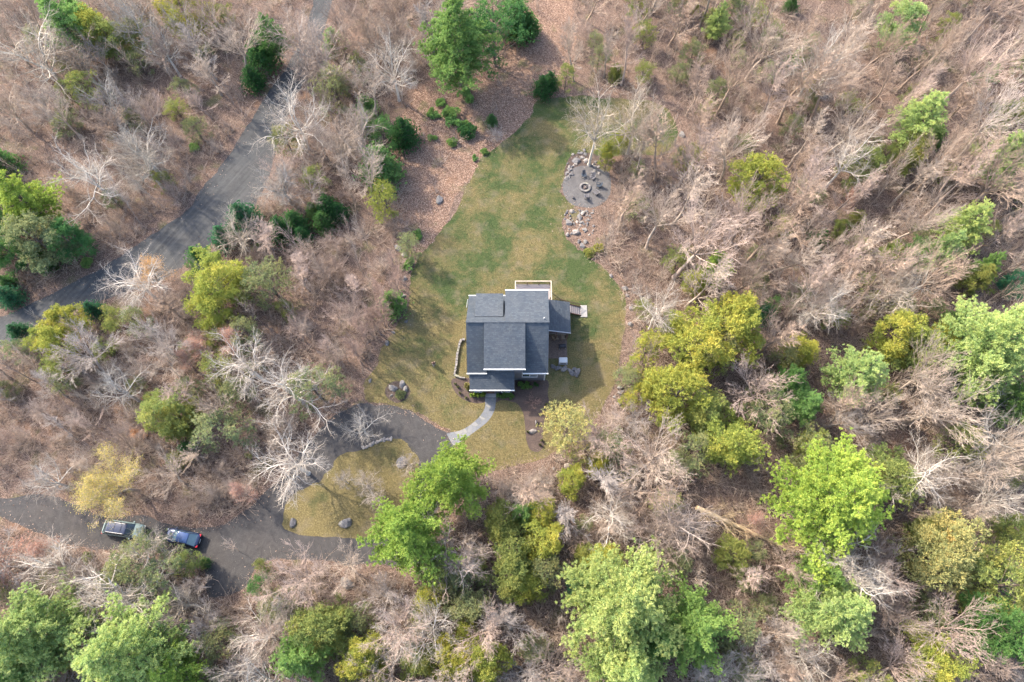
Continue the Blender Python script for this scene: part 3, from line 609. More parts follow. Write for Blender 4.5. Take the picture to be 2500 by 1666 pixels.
V = [(0,0,.95),(0,0,1.15),(0,0,1.38),(0,.01,1.5),(0,-.01,1.60),(0,0,1.70)]; E = [(0,1),(1,2),(2,3),(3,4),(4,5)]; Rr = [.13,.12,.13,.055,.085,.08]
def chain(base, pts, rad):
    p = base
    for q, r_ in zip(pts, rad): V.append(q); Rr.append(r_); E.append((p, len(V)-1)); p = len(V)-1
    return p
for s, st_ in ((-1, .12), (1, -.14)):
    chain(0, [(s*.1,0,.86),(s*.11,-.02-st_*.3,.5),(s*.11,-st_,.09),(s*.12,-st_-.13,.04)], [.085,.055,.04,.03])
    h_ = chain(2, [(s*.19,0,1.38),(s*.25,.0,1.12),(s*.2,-.2,1.05),(s*.18,-.25,1.06)], [.05,.042,.032,.028])
    for k in range(4): chain(h_, [(s*.18+(k-1.5)*.02,-.30,1.06),(s*.18+(k-1.5)*.021,-.33-.006*(k in (1,2)),1.04)], [.009,.008])
    chain(h_, [(s*.18-s*.035,-.275,1.075),(s*.18-s*.045,-.295,1.07)], [.01,.009])
skin('body', V, E, Rr, skinm, pr_)
V = [(0,0,.98),(0,0,1.15),(0,0,1.38),(0,.01,1.47)]; E = [(0,1),(1,2),(2,3)]; Rr = [.16,.15,.155,.08]
for s in (-1, 1): chain(2, [(s*.2,0,1.38),(s*.26,0,1.12),(s*.2,-.19,1.05)], [.075,.062,.045])
skin('jacket', V, E, Rr, jack, pr_)
V = [(0,0,.96)]; E = []; Rr = [.165]
for s, st_ in ((-1, .12), (1, -.14)): chain(0, [(s*.1,0,.84),(s*.11,-.02-st_*.3,.5),(s*.11,-st_,.1)], [.105,.078,.065])
skin('trousers', V, E, Rr, trs, pr_)
for s, st_ in ((-1, .12), (1, -.14)): MB().box(s*.12-.05, s*.12+.05, -st_-.2, -st_+.07, .0, .09).build('shoe', M['black'], pr_, .03)
m = MB(); m.lathe((0,.02,1.58), [(.09,-.06),(.112,.03),(.112,.12),(.07,.19),(.01,.21)], 12); m.build('hair', hairm, pr_, smooth=True)
m = MB(); m.box(-.012,.012,-.125,-.095,1.60,1.65); m.build('nose', skinm, pr_, .005)
for s in (-1, 1): MB().lathe((s*.035,-.095,1.645), [(.004,-.01),(.012,0),(.004,.01)], 8).build('eye', M['black'], pr_)
MB().box(-.03,.03,-.1,-.09,1.565,1.575).build('mouth', red, pr_)
# ------------------------------------------------------------------ vegetation builders
def tubes(segs, sides=3):
    """segs: rows p0(3) p1(3) r0 r1 t0 t1 -> vertices, faces, t"""
    S = np.array(segs, float); n = len(S); p0 = S[:, :3]; p1 = S[:, 3:6]; d = p1-p0; d /= np.linalg.norm(d, axis=1)[:, None]+1e-9
    a = np.where(np.abs(d[:, 2:3]) < .9, np.array([[0, 0, 1.]]), np.array([[1., 0, 0]])); u = np.cross(d, a); u /= np.linalg.norm(u, axis=1)[:, None]+1e-9; v = np.cross(d, u)
    ang = 2*np.pi*np.arange(sides)/sides; cs = np.cos(ang)[None, :, None]; sn = np.sin(ang)[None, :, None]
    off = u[:, None, :]*cs+v[:, None, :]*sn
    A = p0[:, None, :]+off*S[:, 6][:, None, None]; B = p1[:, None, :]+off*S[:, 7][:, None, None]
    V = np.concatenate([A, B], 1).reshape(-1, 3); b = (np.arange(n)*2*sides)[:, None]; i = np.arange(sides); j = (i+1) % sides
    Fc = np.stack([b+i, b+j, b+sides+j, b+sides+i], -1).reshape(-1, 4)
    t = np.concatenate([np.repeat(S[:, 8:9], sides, 1), np.repeat(S[:, 9:10], sides, 1)], 1).ravel()
    return V, Fc, t
def grow(rg, segs, p, d, L, r, lvl, cfg, tips=None):
    mn = cfg.get('mn', .019)
    n = cfg['n'][lvl]; kids = cfg['k'][lvl] if lvl < len(cfg['k']) else 0
    t0 = min(1, lvl/len(cfg['k'])); d = d.normalized(); rr = r; rend = max(mn*.6, r*cfg['taper'])
    pts = [p]
    for i in range(n):
        d = (d+Vector((rg.gauss(0, 1), rg.gauss(0, 1), rg.gauss(0, 1)))*cfg['w'][lvl]+Vector((0, 0, cfg['up'][lvl]))).normalized()
        q = p+d*(L/n); r2 = r+(rend-r)*(i+1)/n
        segs.append((*p, *q, rr, r2, t0, t0+.08)); p = q; rr = r2; pts.append((p.copy(), d.copy(), r2))
    if kids:
        for c in range(kids):
            f = cfg['s'][lvl]+(1-cfg['s'][lvl])*(c+rg.random())/kids; idx = max(1, min(n, int(f*n+.5))); pp, dd, r3 = pts[idx]
            ax = dd.orthogonal().normalized(); ax.rotate(Matrix.Rotation(rg.random()*6.283, 3, dd)); an = R(cfg['a'][lvl]*rg.uniform(.7, 1.3)); nd = dd.copy(); nd.rotate(Matrix.Rotation(an, 3, ax))
            grow(rg, segs, pp, nd, L*cfg['l'][lvl]*rg.uniform(.65, 1.15)*(1.15-.35*f), max(mn, r3*cfg['rr'][lvl]), lvl+1, cfg, tips)
        grow(rg, segs, p, d, L*cfg['l'][lvl]*.9, max(mn, rr*.85), lvl+1, cfg, tips)
    elif tips is not None: tips.append(tuple(p))
STY = {
 # wide crooked oak: thick pale limbs
 'oak': dict(n=(5,5,4,3,2), k=(6,8,7,4), s=(.35,.2,.15,.1), a=(50,48,46,42), l=(.62,.60,.52,.5), w=(.20,.20,.22,.24,.2), up=(.07,.03,.03,.04,.04), rr=(.66,.60,.48,.5), taper=.5, mn=.011),
 # vase shaped, fine brush-like twigs
 'vase': dict(n=(5,5,4,3,2), k=(7,8,6,4), s=(.2,.12,.1,.1), a=(28,27,28,30), l=(.62,.55,.46,.45), w=(.05,.055,.065,.08,.1), up=(.10,.07,.06,.06,.06), rr=(.55,.52,.48,.5), taper=.4, mn=.0105),
 # slender forest maple
 'slim': dict(n=(6,5,3,2), k=(14,9,5), s=(.08,.1,.1), a=(27,28,30), l=(.46,.42,.45), w=(.04,.05,.07,.09), up=(.08,.13,.11,.09), rr=(.48,.45,.45), taper=.3, mn=.012),
 'pole': dict(n=(7,4,2), k=(17,7), s=(.25,.1), a=(26,28), l=(.34,.42), w=(.035,.06,.09), up=(.05,.14,.1), rr=(.42,.5), taper=.3, mn=.012),
 'bush': dict(mn=.0105, n=(3,3,2), k=(8,7), s=(.2,.1), a=(45,45), l=(.6,.55), w=(.18,.2,.2), up=(.05,.05,.05), rr=(.5,.5), taper=.5),
}
def norm_tree(parts, Ht, Rd):
    """scale the generated skeleton to height 1 x crown radius 1"""
    return parts
class TreeKind:
    pass
TREES = {}
def make_bare(key, style, seed, Ht, trunkf, r0, lean=.04, nlead=1, palebk=False):
    rg = random.Random(seed); tr = []; cr = []; tips = []
    p = Vector((0, 0, -.05)); d = Vector((rg.uniform(-lean, lean), rg.uniform(-lean, lean), 1)); n = 6; L = Ht*trunkf; r = r0; pts = []
    tr.append((0, 0, -.05, *(d*.35), r*1.45, r*1.08, 0, 0)); p = d*.35
    for i in range(n):
        d = (d+Vector((rg.gauss(0, 1), rg.gauss(0, 1), 0))*.045).normalized(); q = p+d*((L-.3)/n); r2 = r0*(1.05-.42*(i+1)/n)
        tr.append((*p, *q, r if i else r*1.08, r2, .0, .05)); p = q; r = r2; pts.append((p.copy(), d.copy(), r))
    cfg = STY[style]; top = Ht-L
    if style in ('oak',):
        for k in range(6 if nlead == 1 else 8):
            a = 6.283*(k+rg.random()*.5)/(6 if nlead == 1 else 8); el = rg.uniform(.35, 1.1); nd = Vector((math.cos(a)*math.cos(el), math.sin(a)*math.cos(el), math.sin(el)))
            grow(rg, cr, pts[-1-(k % 2)][0], nd, top*rg.uniform(.5, .72), r*.70, 0 if False else 1, cfg, tips)
        grow(rg, cr, pts[-1][0], d, top*.72, r*.8, 1, cfg, tips)
    elif style == 'vase':
        for k in range(nlead+3):
            a = 6.283*(k+rg.random()*.5)/(nlead+3); el = rg.uniform(.85, 1.25); nd = Vector((math.cos(a)*math.cos(el), math.sin(a)*math.cos(el), math.sin(el)))
            grow(rg, cr, pts[-1][0], nd, top*.62, r*.55, 1, cfg, tips)
        grow(rg, cr, pts[-1][0], d, top*.7, r*.7, 1, cfg, tips)
    else:
        grow(rg, cr, pts[-1][0], d, top*.62, r*.9, 0, cfg, tips)
        for k in range(5):
            pp, dd, rr = pts[rg.randrange(2, 6)]; a = rg.random()*6.283; el = rg.uniform(.4, .9)
            grow(rg, cr, pp, Vector((math.cos(a)*math.cos(el), math.sin(a)*math.cos(el), math.sin(el))), top*.3, rr*.35, 1, cfg, tips)
    V, Fc, t = tubes(tr, 7); mt = np_mesh('trunk', V, Fc, {'t': t}, True); V, Fc, t = tubes(cr, 3); mc = np_mesh('crown', V, Fc, {'t': t}, True)
    C = np.array([s[3:6] for s in cr]); Tp = np.array(tips); rad = np.percentile(np.hypot(Tp[:, 0], Tp[:, 1]), 90)
    for m_ in (mt, mc): m_.materials.append(M['palebark' if palebk else 'bark'])
    if not palebk: mt.materials[0] = M['bark']
    TREES[key] = dict(trunk=mt, crown=mc, H=Ht, R=float(rad), tips=tips, n=len(cr)); return TREES[key]
for i in range(4): make_bare('oak%d' % i, 'oak', 10+i, 12, .36, .27, .10, 1+i % 2, True)
for i in range(4): make_bare('vase%d' % i, 'vase', 30+i, 12, .40, .17, .06, 2)
for i in range(5): make_bare('slim%d' % i, 'slim', 50+i, 12, .38, .105, .05)
def make_bush(key, seed, Ht, stems):
    rg = random.Random(seed); cr = []
    for k in range(stems):
        a = rg.random()*6.283; el = rg.uniform(.7, 1.4); nd = Vector((math.cos(a)*math.cos(el), math.sin(a)*math.cos(el), math.sin(el)))
        grow(rg, cr, Vector((rg.gauss(0,.1), rg.gauss(0,.1), 0)), nd, Ht*.62, .03, 0, STY['bush'], None)
    V, Fc, t = tubes(cr, 3); m_ = np_mesh('twigs', V, Fc, {'t': t*.6+.3}, True); m_.materials.append(M['bark'])
    C = np.array([s[3:6] for s in cr]); TREES[key] = dict(one=m_, H=Ht, R=float(np.percentile(np.hypot(C[:, 0], C[:, 1]), 93)), n=len(cr))
for i in range(5): make_bush('sap%d' % i, 80+i, 4.0, 5+i)
for i in range(5):
    rg_ = random.Random(90+i); cr_ = []; grow(rg_, cr_, Vector((0,0,-.05)), Vector((rg_.uniform(-.06,.06), rg_.uniform(-.06,.06), 1)), 8, .06, 0, STY['pole'], None)
    V, Fc, t = tubes(cr_, 3); m_ = np_mesh('twigs', V, Fc, {'t': t*.8+.2}, True); m_.materials.append(M['bark']); C = np.array([s[3:6] for s in cr_]); TREES['pole%d' % i] = dict(one=m_, H=9.0, R=float(np.percentile(np.hypot(C[:, 0], C[:, 1]), 93)), n=len(cr_))
# ---- foliage: tufts of needle or leaf blades
def tufts(centers, outs, size, nb, bl, bw, seed, vv, upb=.45, flat_=1.0):
    """nb blades per tuft, each a thin triangle pair"""
    rg = np.random.RandomState(seed); n = len(centers); C = np.repeat(centers, nb, 0); O = np.repeat(outs, nb, 0)
    dirn = rg.randn(n*nb, 3)*.75+O*1.0+np.array([0, 0, upb]); dirn /= np.linalg.norm(dirn, axis=1)[:, None]
    base = C+rg.randn(n*nb, 3)*size*np.array([.5, .5, .5*flat_]); L = bl*(.6+.8*rg.rand(n*nb))[:, None]
    side = np.cross(dirn, rg.randn(n*nb, 3)); side /= np.linalg.norm(side, axis=1)[:, None]+1e-9; W = bw*(.7+.6*rg.rand(n*nb))[:, None]
    v0 = base-side*W*.5; v1 = base+dirn*L*.5+side*W*.75; v2 = base+dirn*L; v3 = base+dirn*L*.45-side*W*.75
    V = np.stack([v0, v1, v2, v3], 1).reshape(-1, 3); b = (np.arange(n*nb)*4)[:, None]; Fc = b+np.arange(4)[None]
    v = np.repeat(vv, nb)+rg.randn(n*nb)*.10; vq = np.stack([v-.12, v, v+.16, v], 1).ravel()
    return V, Fc, np.clip(vq, 0, 1)
def make_pine(key, seed, Ht, Rc, per, dense=1.0, bl=.34, bw=.085, whorl=.62, shape='pine'):
    rg = random.Random(seed); nr = np.random.RandomState(seed); br = []; ce = []; ou = []; vv = []
    z = Ht*(.22 if shape == 'pine' else .08); tr = [(0,0,-.05,0,0,Ht*.5,Ht*.018,Ht*.012,0,0),(0,0,Ht*.5,.1,.05,Ht*.97,Ht*.012,.02,0,.2)]
    lob = [rg.uniform(.6, 1.2) for _ in range(11)]; pn = shape == 'pine'
    while z < Ht*.99:
        f = (z/Ht-.1)/.9
        if shape == 'pine': rad = Rc*min(1, (1-f)**.85*1.25)*(.55+.45*min(1, f/.2))
        elif shape == 'cone': rad = Rc*(1-f)**.75
        else: rad = Rc*math.sqrt(max(.02, 1-(2*f-.95)**2*.96))*(1 if f < .8 else .95)
        nb = max(3, int(per*(.5+rad/Rc)*(.72 if pn else 1)))
        for k in range(nb):
            a = 6.283*(k+rg.random()*.8)/nb+z; lb = lob[int((a % 6.283)/6.283*11) % 11] if shape == 'pine' else 1; Lb = max(.3, rad*(rg.choice((.6, .85, 1.0, 1.12))*rg.uniform(.9, 1.1) if pn else rg.uniform(.72, 1.12))*lb)
            el = (.12+.55*f) if shape == 'pine' else (.05+.5*f)
            d = Vector((math.cos(a)*math.cos(el), math.sin(a)*math.cos(el), math.sin(el))); p = Vector((0, 0, z)); nseg = 4
            pr2 = p.copy()
            for s in range(nseg):
                d = (d+Vector((rg.gauss(0,.08), rg.gauss(0,.08), rg.gauss(0,.05)+.03))).normalized(); q = pr2+d*Lb/nseg
                br.append((*pr2, *q, .05*(1-s/nseg)+.012, .05*(1-(s+1)/nseg)+.01, .2, .3))
                nt_ = max(1, int(dense*Lb/nseg/.42*(1+.6*s)))
                if (s+1)/nseg > (.28 if Lb > 1.4 else .0):
                    for _ in range(nt_):
                        t_ = rg.random(); sp = (.12+.075*Lb*(1.25-s/nseg)*(.4+(s+.5)/nseg)) if pn else .16+.143*Lb*(s+.5)/nseg
                        c = pr2.lerp(q, t_)+Vector((rg.gauss(0, 1)*sp, rg.gauss(0, 1)*sp, rg.gauss(0, .12)+.06))
                        ce.append(tuple(c)); o_ = Vector((d.x, d.y, d.z+.25)); ou.append(tuple(o_))
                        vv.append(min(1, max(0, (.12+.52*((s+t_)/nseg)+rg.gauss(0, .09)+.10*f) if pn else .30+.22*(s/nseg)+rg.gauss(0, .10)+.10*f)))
                pr2 = q
        z += whorl*rg.uniform(.8, 1.2)
    for _ in range(8): ce.append((rg.gauss(0,.12), rg.gauss(0,.12), Ht*rg.uniform(.95,1))); ou.append((0,0,1)); vv.append(.6)
    V, Fc, v = tufts(np.array(ce), np.array(ou), (.085 if shape == 'pine' else .07), (28 if pn else 20), bl, bw, seed, np.array(vv))
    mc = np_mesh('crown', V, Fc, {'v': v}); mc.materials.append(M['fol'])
    V, Fc, t = tubes(tr, 7); V2, F2, t2 = tubes(br, 3); mt = np_mesh('trunk', np.concatenate([V, V2]), np.concatenate([Fc, F2+len(V)]), {'t': np.concatenate([t, t2])}, True); mt.materials.append(M['trunkbark'])
    C = np.array(ce); TREES[key] = dict(trunk=mt, crown=mc, H=Ht, R=float(np.percentile(np.hypot(C[:, 0], C[:, 1]), 95)), n=len(ce)*10)
for i in range(4): make_pine('pine%d' % i, 100+i, 14, 4.6, 9.0, 3.6, .20, .036, .80)
for i in range(3): make_pine('bigpine%d' % i, 110+i, 17, 6.6, 11, 4.2, .22, .038, .90)
for i in range(4): make_pine('green%d' % i, 120+i, 5, 2.2, 7, 2.6, .17, .045, .32, 'cone')
def make_cedar(key, seed, Ht, Rc, ntuft, fuzz=.0):
    """rounded lobed crown of fine feathery foliage, loose enough to show stems"""
    rg = random.Random(seed); nr = np.random.RandomState(seed); br = []; ce = []; ou = []; vv = []
    tr = [(0,0,-.05,0,0,Ht*.5,.14,.09,0,0),(0,0,Ht*.5,0,0,Ht*.95,.09,.02,0,.2)]
    lobes = []
    wob = [rg.uniform(.7, 1.15) for _ in range(7)]
    for k in range(44):
        a = rg.random()*6.283; f = rg.uniform(.2, .97); rr = Rc*math.sqrt(max(.03, 1-((f-.45)/.56)**2))*rg.uniform(.35, .98)*wob[int(a/6.284*7)]
        c = np.array([rr*math.cos(a), rr*math.sin(a), Ht*f]); s = Rc*rg.uniform(.14, .30); lobes.append((c, s, rg.gauss(0, .13)))
        br.append((0, 0, Ht*max(.1, f-.22), *c, .035, .01, .2, .3))
    lobes.append((np.array([0, 0, Ht*.9]), Rc*.3, .05))
    for c, s, dv in lobes:
        k = int(ntuft/len(lobes)); q = nr.randn(k, 3); q /= np.linalg.norm(q, axis=1)[:, None]; q[:, 2] = np.abs(q[:, 2])*1.0-.25
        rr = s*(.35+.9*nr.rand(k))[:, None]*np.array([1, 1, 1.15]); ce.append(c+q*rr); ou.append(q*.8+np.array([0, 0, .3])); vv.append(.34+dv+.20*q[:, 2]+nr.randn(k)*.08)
    ce = np.concatenate(ce); ou = np.concatenate(ou); vv = np.clip(np.concatenate(vv), 0, 1)
    V, Fc, v = tufts(ce, ou, .10, 11, .17, .042, seed, vv, .3)
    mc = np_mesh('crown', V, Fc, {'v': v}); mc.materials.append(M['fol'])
    V, Fc, t = tubes(tr, 7); V2, F2, t2 = tubes(br, 3); mt = np_mesh('trunk', np.concatenate([V, V2]), np.concatenate([Fc, F2+len(V)]), {'t': np.concatenate([t, t2])}, True); mt.materials.append(M['trunkbark'])
    TREES[key] = dict(trunk=mt, crown=mc, H=Ht, R=float(np.percentile(np.hypot(ce[:, 0], ce[:, 1]), 95)), n=len(ce)*9)
for i in range(4): make_cedar('cedar%d' % i, 140+i, 8, 2.9, 2600)
for i in range(3): make_cedar('loose%d' % i, 150+i, 8, 2.9, 1000)
def make_shrub(key, seed):
    nr = np.random.RandomState(seed); ce = []; ou = []
    for k in range(9):
        c = np.array([nr.uniform(-.7,.7), nr.uniform(-.7,.7), nr.uniform(.15,.55)]); q = nr.randn(34, 3); q /= np.linalg.norm(q, axis=1)[:, None]; q[:, 2] = np.abs(q[:, 2]); ce.append(c+q*.33); ou.append(q)
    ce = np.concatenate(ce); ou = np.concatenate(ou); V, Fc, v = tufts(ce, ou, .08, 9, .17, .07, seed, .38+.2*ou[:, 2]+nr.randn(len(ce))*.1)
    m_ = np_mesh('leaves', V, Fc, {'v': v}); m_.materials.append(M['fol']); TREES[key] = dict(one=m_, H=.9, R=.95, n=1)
for i in range(3): make_shrub('shrub%d' % i, 170+i)
def make_buds(key, base, frac, per, seed, size=.10, bl=.13):
    T_ = TREES[base]; rg = np.random.RandomState(seed); tp = np.array(T_['tips']); tp = tp[rg.rand(len(tp)) < frac]; c = np.repeat(tp, per, 0)+rg.randn(len(tp)*per, 3)*.16
    V, Fc, v = tufts(c, rg.randn(len(c), 3)*.4, size, 2, bl, bl*.6, seed, .45+.2*rg.randn(len(c)), .3); m_ = np_mesh('young_leaves', V, Fc, {'v': v}); m_.materials.append(M['fol']); TREES[key] = m_
make_buds('budA', 'vase0', 1, 5, 5, .25, .08); make_buds('budB', 'slim1', 1, 2, 6, .2, .08); make_buds('budC', 'oak1', .35, 3, 7)

def place(key, x, y, s, sz, rz, name, label, cat, col=None, barkc=(1,1,1,1), group=None, extra=None, lean=None):
    T_ = TREES[key]; parts = {}
    if 'one' in T_:
        o = bpy.data.objects.new(name, T_['one']); COL.objects.link(o); o.color = (*col, 1) if col else barkc
        o.location = (x, y, 0); o.rotation_euler = (0, 0, rz); o.scale = (s, s, sz); tag(o, label, cat, group); return o
    r_ = empty(name, (x, y, 0), rz); r_.scale = (s, s, sz); tag(r_, label, cat, group)
    if lean: r_.rotation_euler = (lean[0], lean[1], 0); 
    a = bpy.data.objects.new('trunk', T_['trunk']); COL.objects.link(a); a.parent = r_; a.color = barkc
    b = bpy.data.objects.new('crown', T_['crown']); COL.objects.link(b); b.parent = r_; b.color = (*col, 1) if (col and not extra) else barkc
    if lean: a.rotation_euler = b.rotation_euler = (0, 0, rz)
    if extra: e = bpy.data.objects.new('young_leaves', TREES[extra]); COL.objects.link(e); e.parent = b if False else r_; e.color = (*col, 1); e.rotation_euler = b.rotation_euler
    return r_
TAKEN = []     # (x, y, radius) of hand placed crowns
KINDS = {'P': ('pine', 4, 'pine_tree', 'pine tree'), 'G': ('green', 4, 'young_evergreen', 'evergreen'), 'C': ('cedar', 4, 'evergreen_tree', 'evergreen tree'), 'L': ('loose', 3, 'evergreen_tree', 'evergreen tree'), 'S': ('shrub', 3, 'shrub', 'shrub')}
TINT = {'b': (.29,.39,.095), 'm': (.20,.32,.11), 'w': (.36,.44,.18), 'g': (.10,.20,.07), 'd': (.065,.155,.06), 'y': (.34,.335,.08), 'o': (.26,.275,.09), 'l': (.24,.25,.125), 't': (.07,.18,.095), 'q':(.35,.32,.14)}
def conifer(kind, px, py, rpx, tint, label, hf=None):
    rpx *= {'P': 1.12, 'C': 1.15, 'L': 1.25, 'G': 1.12}.get(kind, 1.0)
    base, nv, name, cat = KINDS[kind]; rr = random.Random(int(px*3+py*17)); key = base+str(rr.randrange(nv)); T_ = TREES[key]
    r = rpx/scale_at(px, py, 3)
    if kind == 'P' and r > 4.6: key = 'bigpine%d' % rr.randrange(3); T_ = TREES[key]
    for _ in range(3):
        h = {'P': 4+r*2.5, 'G': r*2.3+.4, 'C': r*2.0+2.2, 'L': r*2.0+2.2, 'S': r*.95}[kind]*(hf or 1); h = min(h, 21)
        zc = h*{'P': .62, 'G': .4, 'C': .58, 'L': .55, 'S': .5}[kind]; r = rpx/scale_at(px, py, zc)
    x, y, _ = at(px, py, zc); s = r/T_['R']; c = TINT[tint]; v = rr.uniform(.88, 1.12); hsh = rr.uniform(-.06, .06)
    place(key, x, y, s, h/T_['H'], rr.random()*6.28, name, label, cat, (c[0]*v*(1+hsh), c[1]*v, c[2]*v*(1-hsh)), (1,1,1,1))
    TAKEN.append((x, y, r*(1.0 if kind in 'PC' else .8), kind))
